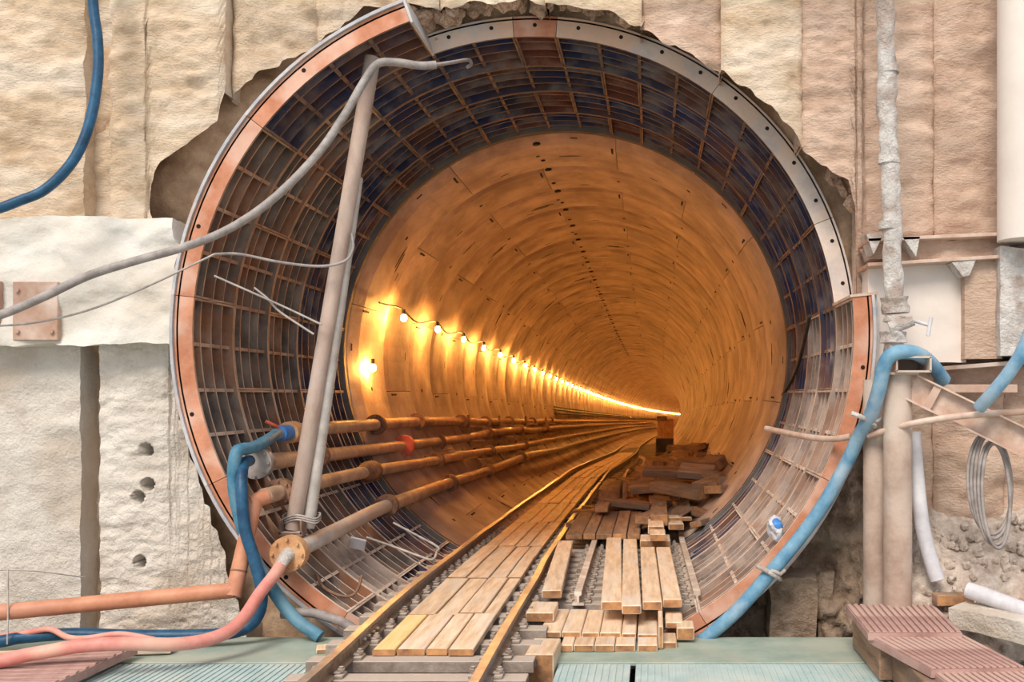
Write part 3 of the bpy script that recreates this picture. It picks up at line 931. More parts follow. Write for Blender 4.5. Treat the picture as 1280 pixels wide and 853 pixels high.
# stacked blocks with pale tops
spec = [
    ('squared pale block lying lowest in front of the block stack', 800, 838, 676, 685, 11.3, 0.5, 0, 'wood'),
    ('small pale block lying on the third and fourth long planks', 812, 832, 668, 677, 11.0, 0.4, 0, 'wood'),
    ('dark ended block topped with a pale face in the stack', 810, 830, 658, 668, 11.5, 0.7, 0, 'wood'),
    ('wide brown block on top of the stack', 813, 835, 644, 658, 12.0, 0.9, 0, 'wood_dark'),
    ('long grey lath leaning across the top of the stack', 835, 865, 647, 652, 12.2, 0.15, 0.1, 'wood'),
    ('pale board end jutting out right of the stack', 836, 855, 655, 663, 11.9, 0.9, 0.05, 'wood'),
    ('broad brown block left of the stack with a shaded end', 793, 812, 646, 656, 12.2, 1.0, -0.25, 'wood_dark'),
    ('flat brown board on the dark heap above the stack', 815, 834, 628, 635, 13.5, 1.0, 0.05, 'wood_dark'),
    ('dark square beam end at the middle of the heap', 793, 822, 590, 606, 15.5, 1.2, 0, 'wood_dark'),
    ('bright orange brown block beside the dark beam end', 822, 838, 590, 605, 15.5, 0.9, 0, 'wood'),
    ('left one of two short blocks under the dark beam end', 790, 806, 608, 617, 15.2, 0.7, 0, 'wood'),
    ('right one of two short blocks under the dark beam end', 807, 822, 608, 617, 15.2, 0.7, 0, 'wood'),
    ('upright reddish post standing left of the heap', 778, 784, 603, 626, 14.5, 0.12, 0, 'wood_dark'),
    ('tilted brown block high on the heap', 816, 830, 576, 588, 17.5, 0.8, 0.15, 'wood_dark'),
    ('wide dark trough lying at the right of the heap', 850, 880, 607, 640, 13.6, 0.9, -0.1, 'crate'),
    ('low dark beam lying left of the heap by the rail', 748, 775, 612, 632, 14.6, 1.6, 0, 'wood_dark'),
    ('low reddish board in front of the left beam', 743, 760, 634, 641, 13.4, 0.8, 0, 'wood_dark'),
]
for (lb, a, b, t, bt, D, l_, rz, m) in spec:
    fbox(lb, a, b, t, bt, D, l_, rz=rz, m=m, name='trough' if m == 'crate' else ('timber_block' if l_ < 0.8 else 'timber'))
# tilted timbers against the right wall
tl = [
    ('orange lit block tilted against the tunnel wall', 866, 884, 597, 610, 15.0, 0.5, 0.4, 0.5, 'wood'),
    ('orange lit board leaning behind the tilted block', 882, 896, 586, 600, 15.8, 0.8, 0.3, 0.6, 'wood'),
    ('dark square panel leaning high on the tunnel wall', 890, 906, 570, 590, 16.5, 0.25, -0.2, 0.55, 'wood_dark'),
    ('grey flat board sliding down the tunnel wall', 886, 906, 594, 610, 14.6, 0.8, 0.2, 0.45, 'wood_dark'),
    ('brown plank end propped low on the iron ribs', 880, 896, 645, 660, 12.3, 0.7, 0.35, 0.7, 'wood_dark'),
    ('dark plank lying along the foot of the right wall', 860, 876, 652, 664, 12.0, 1.1, -0.5, 0.3, 'wood_dark'),
]
for (lb, a, b, t, bt, D, l_, rz, ry, m) in tl:
    timber(lb, X((a + b) / 2, D), D, Z(t, D), (b - a) * D / F, l_, (bt - t) * D / F * 0.7, rz=rz, ry=-ry, m=m)
# the rest of the heap
for k in range(150):
    D = random.uniform(12.4, 23)
    dx = random.uniform(0.35, 2.1)
    cx, cz = axis(D)
    x = cx + dx
    if x - track1(D)[0] < 0.95:
        continue
    hh = interp(D, [12.4, 14, 15.5, 18, 21, 23.5], [0.08, 0.24, 0.36, 0.34, 0.2, 0.0]) * max(0.15, 1 - abs(dx - 1.25) / 1.1)
    inv = cz - math.sqrt(2.68 ** 2 - dx ** 2)
    z = max(track2(D)[1] - 0.06, inv + 0.16) + hh * random.uniform(0.5, 1.1)
    timber('brown timber offcut tumbled in the dark heap beside the track', x, D, z, random.uniform(0.14, 0.30), random.uniform(0.3, 1.0), random.uniform(0.08, 0.18), rz=random.choice((0, 0.1, -0.2, 1.4, -1.2, 0.6, -0.5)) + random.uniform(-0.15, 0.15), rx=random.uniform(-0.1, 0.1), ry=random.uniform(-0.15, 0.15) - max(0, dx - 1.3) * 0.4, m='wood_dark', group='offcuts in the dark timber heap')

# dirt filling the tunnel bed under the heap
mb = MB(); rows = []
for i in range(120):
    y = lerp(12.2, 60, (i / 119) ** 1.5)
    cx, cz = axis(y)
    r_ = []
    for j in range(26):
        dx = lerp(-0.1, 1.6, j / 25)
        zi = cz - math.sqrt(2.7 ** 2 - dx ** 2)
        z = zi + 0.06 + 0.10 * noise.fractal(Vector((dx * 3, y * 2, 0)), 1, 2, 4)
        if y > 12 and dx > 0.2:
            z += 0.10
        r_.append((cx + dx, y, z))
    rows.append(r_)
mb.grid(rows)
dirt = ob('tunnel_dirt', mb, M['pit'], floor)

# ------------------------------------------------------------------ service pipes along the left wall
def flange_mesh(r, m='flange', th=0.05):
    mb = MB()
    for yy in (-th * 0.55, th * 0.55):
        mb.cyl((0, yy - th * 0.45, 0), (0, yy + th * 0.45, 0), r * 1.75, 20)
    for k in range(8):
        a = 2 * PI * k / 8
        p = Vector((math.cos(a) * r * 1.45, 0, math.sin(a) * r * 1.45))
        mb.cyl(p + Vector((0, -th * 1.5, 0)), p + Vector((0, th * 1.5, 0)), r * 0.16, 6)
    return mb.mesh('flange', [M[m]])
def aim(o, d):
    o.rotation_mode = 'QUATERNION'
    o.rotation_quaternion = Vector(d).normalized().to_track_quat('Y', 'Z')
def service_pipe(label, pts, r, m, flanges, clip=None, fm='flange'):
    root = thing('service_pipe', label, 'pipe', (0, 0, 0))
    path = smooth_curve(pts, 6)
    mb = MB(); mb.tube(path, r, 16)
    ob('pipe', mb, M[m], root)
    ys = [p.y for p in path]
    fmesh = flange_mesh(r, fm)
    for fy in flanges:
        p = Vector((interp(fy, ys, [q.x for q in path]), fy, interp(fy, ys, [q.z for q in path])))
        q = Vector((interp(fy + 0.2, ys, [q.x for q in path]), fy + 0.2, interp(fy + 0.2, ys, [q.z for q in path])))
        f = link('flange', fmesh, root, p); aim(f, q - p)
    return root
def follow(x, z, y0, ys, sag=0.0, amp=0.04, seed=0):
    out = []
    for y in ys:
        cx, cz = axis(y)
        out.append(Vector((x + (cx - CX) + amp * noise.noise(Vector((y * 0.25, seed, 0))), y, z + (cz - CZT) + sag * (y - y0) + amp * noise.noise(Vector((y * 0.3, seed, 7))))))
    return out
ys_far = [17, 20, 24, 28, 33, 40, 50, 65, 85, 110, 140]
pA = [W(352, 541, 9.2), W(400, 536, 10.3), W(470, 531, 12.45), W(545, 527, 15.9)] + follow(-3.50, 1.55, 17, [20, 24, 28, 33, 40, 50, 65, 85, 110, 140], 0, 0.06, 1)
A_ = service_pipe('uppermost brown service pipe with dark flanges on the left tunnel wall', pA, 0.075, 'pipe_tan', [12.45, 14.6, 17.8, 20.2, 23.5, 28, 33], fm='flange')
pB = [W(322, 579, 8.4), W(400, 570, 10.1), W(500, 558, 13.2), W(570, 550, 17)] + follow(-3.33, 1.33, 17, [20, 24, 28, 33, 40, 50, 65, 85, 110, 140], 0, 0.06, 2)
B_ = service_pipe('second service pipe from the top with a red flange', pB, 0.075, 'pipe_tan', [10.0, 15.6, 19.5, 24, 30])
f = link('painted_flange', flange_mesh(0.085, 'redpaint', 0.04), B_, W(505, 557.5, 13.3)); aim(f, pB[3] - pB[2])
pC = [W(330, 621, 8.05), W(400, 603, 9.6), W(460, 590, 11.15), W(535, 578, 14.1), W(600, 566, 17.6)] + follow(-3.05, 1.0, 17, [22, 28, 33, 40, 50, 65, 85, 110, 140], 0, 0.06, 3)
C_ = service_pipe('third service pipe joined to the orange elbow pipe', pC, 0.07, 'pipe_tan', [8.45, 14.6, 18.5, 23])
mb = MB(); mb.tube([pC[2] + (pC[1] - pC[2]) * 0.12, pC[2], pC[2] + (pC[3] - pC[2]) * 0.06, pC[2] + (pC[3] - pC[2]) * 0.10], 0.1, 16, rfun=lambda t: [0.075, 0.125, 0.125, 0.08][int(round(t * 3))])
ob('coupling', mb, M['flange'], C_)
pD = [W(362, 692, 7.98), W(420, 664, 9.1), W(485, 632, 10.9), W(560, 605, 14.1), W(612, 588, 17.5), W(660, 570, 22)] + follow(-2.75, 0.72, 17, [28, 33, 40, 50, 65, 85, 110, 140], 0, 0.06, 4)
D_ = service_pipe('lowest grey service pipe ending in the pink hose', pD, 0.075, 'pipe_grey', [10.85, 14.2, 17.3, 21], fm='flange')
f = link('end_flange', flange_mesh(0.085, 'flange_orange', 0.05), D_, pD[0]); aim(f, pD[1] - pD[0])
# one tan lengths beyond the first flange of the lowest pipe
mb = MB(); mb.tube(smooth_curve(pD[2:6], 6), 0.079, 16, caps=False); ob('pipe_sleeve', mb, M['pipe_tan'], D_)
# hanger brackets
for i, (yy) in enumerate((17.9, 21.5, 26.0, 31.0)):
    h = thing('pipe_bracket', 'upright dark steel bracket carrying the service pipes, %s from the portal' % ['nearest', 'second', 'third', 'farthest'][i], 'bracket')
    cx, cz = axis(yy)
    dxs = cx - CX; dzs = cz - CZT
    mb = MB(); mb.box((-3.42 + dxs, yy, 1.22 + dzs), (0.05, 0.05, 0.95)); ob('upright', mb, M['flange'], h)
    for zz in (1.48, 1.22, 0.9):
        mb = MB(); mb.box((-3.35 + dxs, yy, zz + dzs), (0.5, 0.05, 0.04)); ob('arm', mb, M['flange'], h)

# valve with blue body on the uppermost pipe
v = thing('hose_valve', 'blue bodied valve on the near end of the uppermost pipe', 'valve')
p0, p1 = W(368, 540, 9.3), W(344, 543, 8.9)
d = (p1 - p0)
mb = MB(); mb.tube([p0, p0 + d * 0.35], 0.105, 16); ob('valve_flange', mb, M['flange_orange'], v)
mb = MB(); mb.tube([p0 + d * 0.35, p0 + d * 0.8], 0.075, 16); ob('valve_body', mb, M['bluepaint'], v)
mb = MB(); mb.tube([p0 + d * 0.8, p1], 0.05, 14); ob('nozzle', mb, M['cable_grey'], v)
mb = MB(); mb.tube([W(352, 541, 9.05), W(345, 533, 8.95), W(332, 527, 8.9)], 0.018, 8); ob('lever', mb, M['redpaint'], v)
# ------------------------------------------------------------------ hoses and cables
def hose(label, pts, r, m, name='hose', cat='hose', n=8, seg=12, group=None):
    mb = MB(); mb.tube(smooth_curve(pts, n), r, seg)
    o = ob(name, mb, M[m])
    return tag(o, label, cat, group)
hose('short dark blue hose from the blue valve down over the ring', [W(345, 543, 8.9), W(332, 552, 8.5), W(315, 560, 8.2), W(302, 562, 8.02), W(295, 568, 7.95), W(292, 600, 7.93), W(298, 640, 7.9), W(310, 680, 7.88), W(330, 720, 7.85), (X(365, 7.83), 7.83, Z(770, 7.83)), (X(400, 7.8), 7.8, 0.04)], 0.052, 'blue')
hose('light blue hose from the flanged pipe down behind the elbow and left', [W(312, 576, 8.2), W(304, 582, 8.0), W(302, 610, 7.85), W(306, 660, 7.8), W(318, 700, 7.78), W(327, 740, 7.75), W(322, 770, 7.72), W(302, 788, 7.68), W(260, 794, 7.62), W(170, 795, 7.55), W(90, 793, 7.5), W(30, 797, 7.45), W(-60, 806, 7.4), W(-480, 815, 7.3)], 0.048, 'blue_deep')
o = hose('pink rubber hose from the lowest pipe across the floor', [W(356, 697, 7.9), W(345, 716, 7.78), W(325, 742, 7.6), W(305, 772, 7.4), W(285, 790, 7.25), W(255, 801, 7.1), W(215, 806, 6.95), W(160, 805, 6.82), W(100, 808, 6.75), W(40, 818, 6.7), W(-60, 832, 6.6), W(-400, 838, 6.5)], 0.05, 'pink')
mb = MB(); mb.tube([W(362, 692, 7.96), W(357, 696, 7.9), W(350, 708, 7.83)], 0.045, 12, rfun=lambda t: lerp(0.062, 0.048, t)); ob('hose_nozzle', mb, M['plaster'], o)
hose('thin pink air hose curled at the left end of the blue hose', [W(-40, 800, 7.5), W(30, 792, 7.44), W(62, 787, 7.42), W(85, 797, 7.36), W(110, 798, 7.3), W(150, 793, 7.3), W(193, 800, 7.25)], 0.022, 'pink', 'air_hose')
hose('black curved hose end hanging below the ring bottom', [W(352, 768, 7.95), W(385, 766, 7.95), W(410, 772, 7.95), W(438, 784, 7.95), W(470, 815, 8.0)], 0.04, 'cable_grey')
hose('deep blue hose hanging in a bow across the upper left wall', [W(100, -330, 7.9), W(110, -120, 7.9), W(116, 0, 7.9), W(122, 50, 7.88), W(122, 95, 7.85), W(113, 150, 7.8), W(95, 195, 7.74), W(65, 230, 7.68), W(30, 249, 7.62), W(-50, 268, 7.55), W(-260, 262, 7.5), W(-480, 190, 7.6)], 0.04, 'blue_deep')
cb = hose('thick grey cable strung from the left edge up to the prop top', [W(-480, 470, 7.3), W(-250, 452, 7.3), W(-60, 410, 7.3), W(0, 394, 7.35), W(55, 371, 7.4), W(110, 345, 7.45), W(170, 326, 7.52), W(230, 309, 7.6), W(285, 287, 7.7), W(340, 250, 7.8), (W(395, 195, 7.9)), W(430, 145, 8.0), W(455, 102, 8.1), W(472, 80, 8.15), W(495, 78, 8.2), W(525, 82, 8.25), W(545, 81, 8.3)], 0.034, 'cable_grey', 'cable', 'cable', 10)
mb = MB(); mb.tube(smooth_curve([W(545, 81, 8.3), W(565, 78, 8.5), W(585, 75, 8.8), W(589, 80, 8.9), W(584, 84, 8.95)], 5), 0.016, 8); ob('cable_tail', mb, M['cable_grey'], cb)
def wire(label, pts, r=0.009, m='wire'):
    return hose(label, pts, r, m, 'wire', 'wire', 7, 6)
wire('thin bare wire crossing the pale waler to the ring', [W(-480, 440, 7.6), W(-200, 415, 7.4), W(-40, 409, 7.4), W(40, 404, 7.5), W(110, 388, 7.6), W(180, 360, 7.72), W(235, 334, 7.85), W(268, 318, 7.95)])
wire('light wire looped from the ring round the prop', [W(268, 318, 7.95), W(300, 318, 8.05), W(350, 328, 8.15), W(400, 333, 8.18), W(430, 327, 8.22), W(441, 312, 8.3), W(440, 292, 8.35)], 0.013, 'cable_grey')
wire('upper tie wire from the ring flange to the prop', [W(268, 345, 8.1), W(320, 368, 8.15), W(360, 386, 8.2), W(402, 406, 8.22)], 0.010)
wire('lower twisted tie wire from the ring flange to the prop', [W(318, 360, 8.2), W(335, 374, 8.2), W(350, 390, 8.22), W(392, 418, 8.25)], 0.010)
wire('thin steel rod standing in front of the lower left wall', [W(10, 712, 7.4), W(10, 765, 7.38), W(9, 806, 7.35)], 0.006)
wire('thin wire lying across the lower left wall', [W(-30, 713, 7.4), W(40, 714, 7.6), W(105, 722, 7.9)], 0.006)
# orange primed pipe with elbows
o = hose('orange primed pipe with a mitred elbow running out at the left', [W(-80, 771, 7.3)], 0.06, 'copper', 'elbow_pipe', 'pipe') if False else None
root = thing('elbow_pipe', 'orange primed pipe with mitred elbow running out to the left', 'pipe')
pe = [W(-480, 812, 7.0), W(293, 738, 7.72), W(318, 628, 7.98), W(334, 621, 8.06)]
mb = MB(); mb.tube([pe[0], pe[1]], 0.063, 18); ob('pipe', mb, M['copper'], root)
mb = MB(); mb.tube([pe[1] + (pe[1] - pe[2]).normalized() * 0.05, pe[2] + (pe[2] - pe[1]).normalized() * 0.02], 0.063, 18); ob('pipe', mb, M['copper'], root)
mb = MB(); mb.tube([pe[2] + Vector((-0.03, -0.02, 0)), pe[3]], 0.063, 18); ob('pipe', mb, M['copper'], root)
mb = MB(); q = pe[1] + (pe[2] - pe[1]) * 0.2; dd = (pe[2] - pe[1]).normalized(); mb.tube([q, q + dd * 0.012], 0.067, 18); ob('weld_ring', mb, M['flange'], root)
# flange on the near end of pipe two
f = link('near_flange', flange_mesh(0.08, 'cable_grey', 0.05), B_, pB[0]); aim(f, pB[1] - pB[0])

# leaning double prop
pr = thing('steel_prop', 'pair of long dusty steel tubes leaning across the portal ring', 'prop')
a, b = W(366, 662, 8.35), W(466, 72, 8.42)
mb = MB(); mb.tube([a, b], 0.068, 18); ob('main_tube', mb, M['prop'], pr)
a2, b2 = W(385, 660, 8.42), W(446, 222, 8.46)
mb = MB(); mb.tube([a2, b2], 0.055, 16); ob('second_tube', mb, M['pipe_grey'], pr)
mb = MB()
for dz in (0.03, 0.05, 0.07):
    c = W(377, 655, 8.38) + Vector((0, 0, dz))
    mb.tube([c + Vector((math.cos(t) * 0.16, math.sin(t) * 0.11, 0.02 * math.sin(3 * t))) for t in [2 * PI * k / 20 for k in range(21)]], 0.008, 6)
ob('tie_wire', mb, M['wire'], pr)
mb = MB()
c = W(366, 667, 8.3)
mb.box(c, (0.2, 0.12, 0.03)); mb.box(c + Vector((0.09, 0, 0.06)), (0.015, 0.12, 0.12)); mb.box(c + Vector((-0.09, 0, 0.06)), (0.015, 0.12, 0.12))
ob('foot_bracket', mb, M['rib_edge'], pr)
# small litter in the lower ring cells
mb = MB(); R_ = Matrix.Rotation(0.5, 3, 'X') @ Matrix.Rotation(0.3, 3, 'Y')
mb.box((0, 0, 0), (0.15, 0.02, 0.13), M=R_, bevel=0.004)
tag(ob('metal_sheet', mb, M['white'], None, W(447, 680, 9.2)), 'small pale metal sheet lying on the lower ring ribs', 'sheet')
hose('bent thin rod lying on the lower ring ribs', [W(492, 654, 9.9), W(520, 669, 9.7), W(547, 684, 9.5), W(546, 690, 9.4), W(540, 700, 9.2), W(520, 694, 9.2), W(493, 684, 9.2), W(458, 672, 9.2)], 0.012, 'wire', 'bent_rod', 'rod', 4, 6)
mb = MB(); mb.tube(smooth_curve([W(395, 718, 8.3), W(405, 735, 8.25), W(425, 745, 8.25), W(440, 745, 8.3), W(448, 735, 8.4), W(452, 720, 8.5)], 5), 0.014, 6)
tag(ob('steel_hook', mb, M['flange']), 'rusty bent hook bar lying at the bottom of the ring', 'hook')

# ------------------------------------------------------------------ lamps along the tunnel
string = thing('lamp_string', 'string of glowing orange bulbs along the left tunnel wall', 'lamp string')
def lamp_pos(y):
    cx, cz = axis(y)
    a = math.radians(167)
    return Vector((cx + 2.47 * math.cos(a), y, cz + 2.47 * math.sin(a)))
lampy = []
y = 13.5
while y < 215:
    lampy.append(y); y += 2.15
bm_ = bmesh.new(); bmesh.ops.create_uvsphere(bm_, u_segments=10, v_segments=8, radius=0.042)
for vv in bm_.verts:
    vv.co.z *= 1.25
bulb_me = bpy.data.meshes.new('bulb'); bm_.to_mesh(bulb_me); bm_.free()
bulb_me.materials.append(M['bulb'])
mb = MB(); mb.cyl((0, 0, 0.045), (0, 0, 0.12), 0.026, 8)
sock_me = mb.mesh('socket', [M['black']])
cab = []
for i, y in enumerate(lampy):
    p = lamp_pos(y)
    b = link('bulb', bulb_me, string, p)
    if i < 30:
        s_ = link('socket', sock_me, b)
    top = p + Vector((-0.03, 0, 0.13))
    cab.append(top)
    cab.append(lamp_pos(y + 1.07) + Vector((-0.07, 0, 0.02)))
mb = MB(); mb.tube(smooth_curve([W(474, 378, 12.6), W(478, 380, 12.9)] + cab, 4), 0.012, 5)
ob('cable', mb, M['black'], string)
# the lone lower lamp near the portal
p = W(466, 460, 12.75)
lone = thing('wall_lamp', 'single low bulb glowing on the wall just inside the concrete', 'lamp')
link('bulb', bulb_me, lone, p); link('socket', sock_me, lone, p)
# dark cable bundles on both walls
for k, (dx, dz, r) in enumerate(((-2.58, -0.55, 0.03), (-2.55, -0.68, 0.025), (-2.60, -0.44, 0.022))):
    pts = []
    for i in range(60):
        y = 36 + i * 2.0
        cx, cz = axis(y)
        pts.append((cx + dx + 0.02 * math.sin(i), y, cz + dz + 0.05 * math.sin(i * PI)))
    hose(['upper black cable along the left tunnel wall', 'lower black cable along the left tunnel wall', 'thin black cable above the other two on the left wall'][[2, 1, 0][k] if k != 0 else 0] if False else ['middle black cable on the left tunnel wall beyond the brackets', 'lowest black cable on the left tunnel wall beyond the brackets', 'topmost black cable on the left tunnel wall beyond the brackets'][k], pts, r, 'black', 'wall_cable', 'cable', 2, 6)
rc = hose('black cable along the right tunnel wall rising to the iron ring', [W(1012, 395, 9.6), W(1002, 440, 10.4), W(990, 475, 11.6), W(965, 512, 12.9), W(945, 530, 14.4)] + [A(y, 2.60, -1.02 + 0.03 * math.sin(y)) for y in (17, 20, 24, 29, 35, 42, 52, 65, 80, 100)], 0.022, 'black', 'wall_cable', 'cable', 6, 6)
hk = MB()
random.seed(3)
for k in range(26):
    y = 14.6 + k * 0.55
    p = A(y, 2.58, -1.02)
    hk.tube([p, p + Vector((-0.05 - 0.05 * random.random(), 0.04, -0.05 - 0.12 * random.random())), p + Vector((-0.02, 0.06, -0.16 - 0.1 * random.random()))], 0.016, 5)
h = ob('cable_hooks', hk, M['black'], rc); h['kind'] = 'stuff'

# dark wagon far down the second track
wg = thing('supply_wagon', 'dark wagon with a reddish load parked far along the tunnel', 'wagon')
D = 33.0
def gbox(name, a, b, t, bt, y0, y1, m, bev=0.02):
    x0, x1, z0, z1 = X(a, y0), X(b, y0), Z(bt, y0), Z(t, y0)
    mb = MB(); mb.box((0, 0, 0), (x1 - x0, y1 - y0, z1 - z0), bevel=bev)
    return ob(name, mb, m, wg, ((x0 + x1) / 2, (y0 + y1) / 2, (z0 + z1) / 2))
gbox('wagon_body', 820, 842, 549, 568, D, D + 1.6, M['crate'])
gbox('buffer_beam', 819, 843, 566, 571, D - 0.06, D + 0.02, M['flange'])
gbox('load', 822, 842, 524, 549, D + 0.5, D + 1.6, M['flange_orange'])
gbox('load_cap', 821, 834, 521, 526, D + 0.4, D + 1.2, M['flange'])
for a in (823, 837):
    p = W(a + 1, 571, D + 0.3)
    mb = MB(); mb.cyl(p + Vector((-0.03, 0, 0)), p + Vector((0.03, 0, 0)), 0.12, 16); ob('wheel', mb, M['rail'], wg)
hose('pale curved hose arching over the timber heap', [W(796, 590, 16.5), W(803, 584, 16.8), W(806, 575, 17), W(800, 571, 17.2)], 0.03, 'pipe_tan', 'hose', 'hose', 5, 8)
hose('second pale hose arching down the right of the heap', [W(838, 572, 17.5), W(846, 575, 17), W(851, 585, 16.5), W(855, 597, 16)], 0.03, 'pipe_tan', 'hose', 'hose', 5, 8)

# ------------------------------------------------------------------ right hand side gear
vp = thing('plastered_pipe', 'upright pipe thickly crusted with white plaster beside the ring', 'pipe')
def crust(pts, r, seg=20, amp=0.012, sc=9, n=30):
    path = smooth_curve(pts, n)
    mb = MB(); mb.tube(path, r, seg)
    mb.v = [tuple(Vector(q) + Vector((noise.noise(Vector(q) * sc), noise.noise(Vector(q) * sc + Vector((9, 0, 0))), 0)) * amp) for q in mb.v]
    return mb
ob('pipe', crust([W(1104, -330, 7.75), W(1106, -60, 7.75), W(1108, 60, 7.75), W(1110, 160, 7.75), W(1114, 260, 7.75), W(1117, 372, 7.75)], 0.075, amp=0.02), M['plaster'], vp)
for (py, h_) in ((92, 0.03), (205, 0.04), (287, 0.03)):
    c = W(1111, py, 7.75)
    ob('plaster_band', crust([c, c + Vector((0, 0, h_)), c + Vector((0, 0, 2 * h_))], 0.086, n=4), M['plaster'], vp)
for (p0, p1, r) in ((W(1118, 372, 7.75), W(1119, 392, 7.75), 0.105), (W(1119, 396, 7.75), W(1118, 404, 7.75), 0.09), (W(1116, 415, 7.72), W(1116, 429, 7.72), 0.098), (W(1116, 429, 7.72), W(1116, 447, 7.72), 0.07)):
    ob('joint_lump', crust([p0, (p0 + p1) / 2, p1], r, amp=0.03, sc=14, n=8), M['plaster'], vp)
vv = thing('stop_valve', 'pale stop valve with a cross handle on the plastered pipe', 'valve')
mb = MB(); mb.tube([W(1112, 411, 7.66), W(1142, 401, 7.62)], 0.05, 14, rfun=lambda t: lerp(0.055, 0.04, t)); ob('valve_body', mb, M['plaster'], vv)
mb = MB(); mb.tube([W(1142, 401, 7.62), W(1162, 407, 7.58)], 0.014, 8); ob('spindle', mb, M['white'], vv)
mb = MB(); mb.tube([W(1164, 397, 7.56), W(1162, 408, 7.56), W(1160, 420, 7.56)], 0.016, 8); ob('handle', mb, M['white'], vv)
# posts
ps = thing('steel_post', 'front brown steel post with a box bracket on its head', 'post')
mb = MB(); x = X(1122, 7.6); mb.tube([(x, 7.6, 0.0), (x, 7.6, Z(466, 7.6))], 0.112, 28); ob('tube', mb, M['post'], ps)
mb = MB(); c = W(1138, 456, 7.5); 
for (dx, dz, sx, sz) in ((0, 0.055, 0.27, 0.015), (0, -0.055, 0.27, 0.015), (-0.13, 0, 0.015, 0.11), (0.13, 0, 0.015, 0.11)):
    mb.box(c + Vector((dx, 0.1, dz)), (sx, 0.4, sz))
mb.box(c + Vector((0, 0.25, 0)), (0.25, 0.02, 0.1)); ob('box_bracket', mb, M['post'], ps)
mb = MB(); c = W(1125, 467, 7.5); mb.box(c + Vector((0, 0.1, 0)), (0.27, 0.3, 0.02)); ob('head_plate', mb, M['post'], ps)
ps2 = thing('steel_post', 'rear paler steel post half hidden behind the front post', 'post')
mb = MB(); x = X(1096, 7.85); mb.tube([(x, 7.85, -0.3), (x, 7.85, Z(475, 7.85))], 0.11, 24); ob('tube', mb, M['post'], ps2)
# sloping channel
ch = thing('steel_channel', 'sloping steel channel running down from the post head to the right', 'steel channel')
p, q = W(1140, 484, 7.55), W(1330, 577, 7.2)
q = p + (q - p) * 1.9
d = q - p; L_ = d.length
mb = MB(); mb.box((0, 0, 0), (L_, 0.012, 0.20)); mb.box((0, -0.035, 0.1), (L_, 0.08, 0.014)); mb.box((0, -0.035, -0.1), (L_, 0.08, 0.014))
o = ob('channel_section', mb, M['channel'], ch, (p + q) / 2)
o.rotation_mode = 'QUATERNION'
o.rotation_quaternion = d.normalized().to_track_quat('X', 'Z')
mb = MB(); mb.box((0, -0.03, 0), (0.06, 0.06, 0.19)); o2 = ob('gusset', mb, M['channel'], ch, p + d * 0.075); o2.rotation_mode = 'QUATERNION'; o2.rotation_quaternion = o.rotation_quaternion
# blue hoses on the right
hz = hose('dusty light blue hose over the post head and down along the ring', [W(1180, 476, 7.75), W(1165, 456, 7.62), W(1148, 443, 7.48), W(1128, 440, 7.42), W(1112, 446, 7.42), W(1104, 462, 7.45), W(1098, 490, 7.5), W(1088, 520, 7.6), W(1074, 545, 7.75), W(1058, 580, 7.85), W(1030, 630, 7.9), W(1000, 672, 7.92), W(960, 720, 7.92), W(920, 765, 7.92), W(880, 800, 7.95), W(850, 830, 8.0)], 0.058, 'blue_dusty', n=7)
for (py, pxx, D) in ((526, 1081, 7.66), (716, 962, 7.92)):
    mb = MB(); c = W(pxx, py, D)
    mb.tube([c + Vector((-0.11, -0.03, 0.06)), c + Vector((-0.02, -0.075, 0.02)), c + Vector((0.06, -0.06, -0.03)), c + Vector((0.09, 0.02, -0.06))], 0.02, 8)
    mb.tube([c + Vector((0.0, -0.07, 0.03)), c + Vector((0.08, -0.07, 0.0)), c + Vector((0.12, -0.02, 0.02))], 0.017, 8)
    ob('rope_tie', mb, M['plaster'], hz)
hose('bright blue hose hanging at the right edge', [W(1350, -330, 7.2), W(1345, 0, 7.1), W(1335, 250, 7.0), W(1310, 350, 7.0), W(1282, 430, 7.0), W(1262, 465, 7.05), W(1240, 492, 7.1), W(1224, 510, 7.2)], 0.05, 'blue_dusty')
# horizontal bar tied across the posts
hose('thin scaffold bar crossing behind the posts', [W(958, 536, 9.3), W(1005, 546, 8.3), W(1040, 549, 8.0), W(1064, 546, 7.85)], 0.028, 'channel', 'scaffold_bar', 'bar', 3, 10)
hose('pale scaffold bar tied to the posts and running right', [W(1085, 545, 7.7), W(1140, 530, 7.45), W(1205, 520, 7.3), W(1280, 515, 7.3), W(1330, 512, 7.3), W(1560, 505, 7.3)], 0.026, 'channel', 'scaffold_bar', 'bar', 3, 10)
hose('white pipe leaning down behind the posts into the soil', [W(1141, 540, 7.75), W(1146, 600, 7.72), W(1153, 660, 7.68), W(1165, 705, 7.62), W(1172, 725, 7.6)], 0.062, 'white', 'pipe', 'pipe', 6, 16)
hose('pale pipe lying on the soil at the right edge', [W(1210, 738, 7.35), W(1245, 750, 7.2), W(1330, 782, 6.9)], 0.062, 'white', 'pipe', 'pipe', 6, 16)
# coil of cable
cl = MB()
random.seed(11)
for k in range(5):
    c = W(1237 + k * 2, 604 + k * 4, 7.45 - 0.02 * k)
    rx, rz = 0.17 - 0.016 * k, 0.40 + random.uniform(-0.04, 0.03)
    cl.tube([c + Vector((rx * math.cos(t), 0.05 * math.sin(t), rz * math.sin(t))) for t in [2 * PI * j / 36 for j in range(37)]], 0.014, 7)
tag(ob('cable_coil', cl, M['cable_grey']), 'coil of dusty grey cable hanging from the sloping channel', 'cable coil')
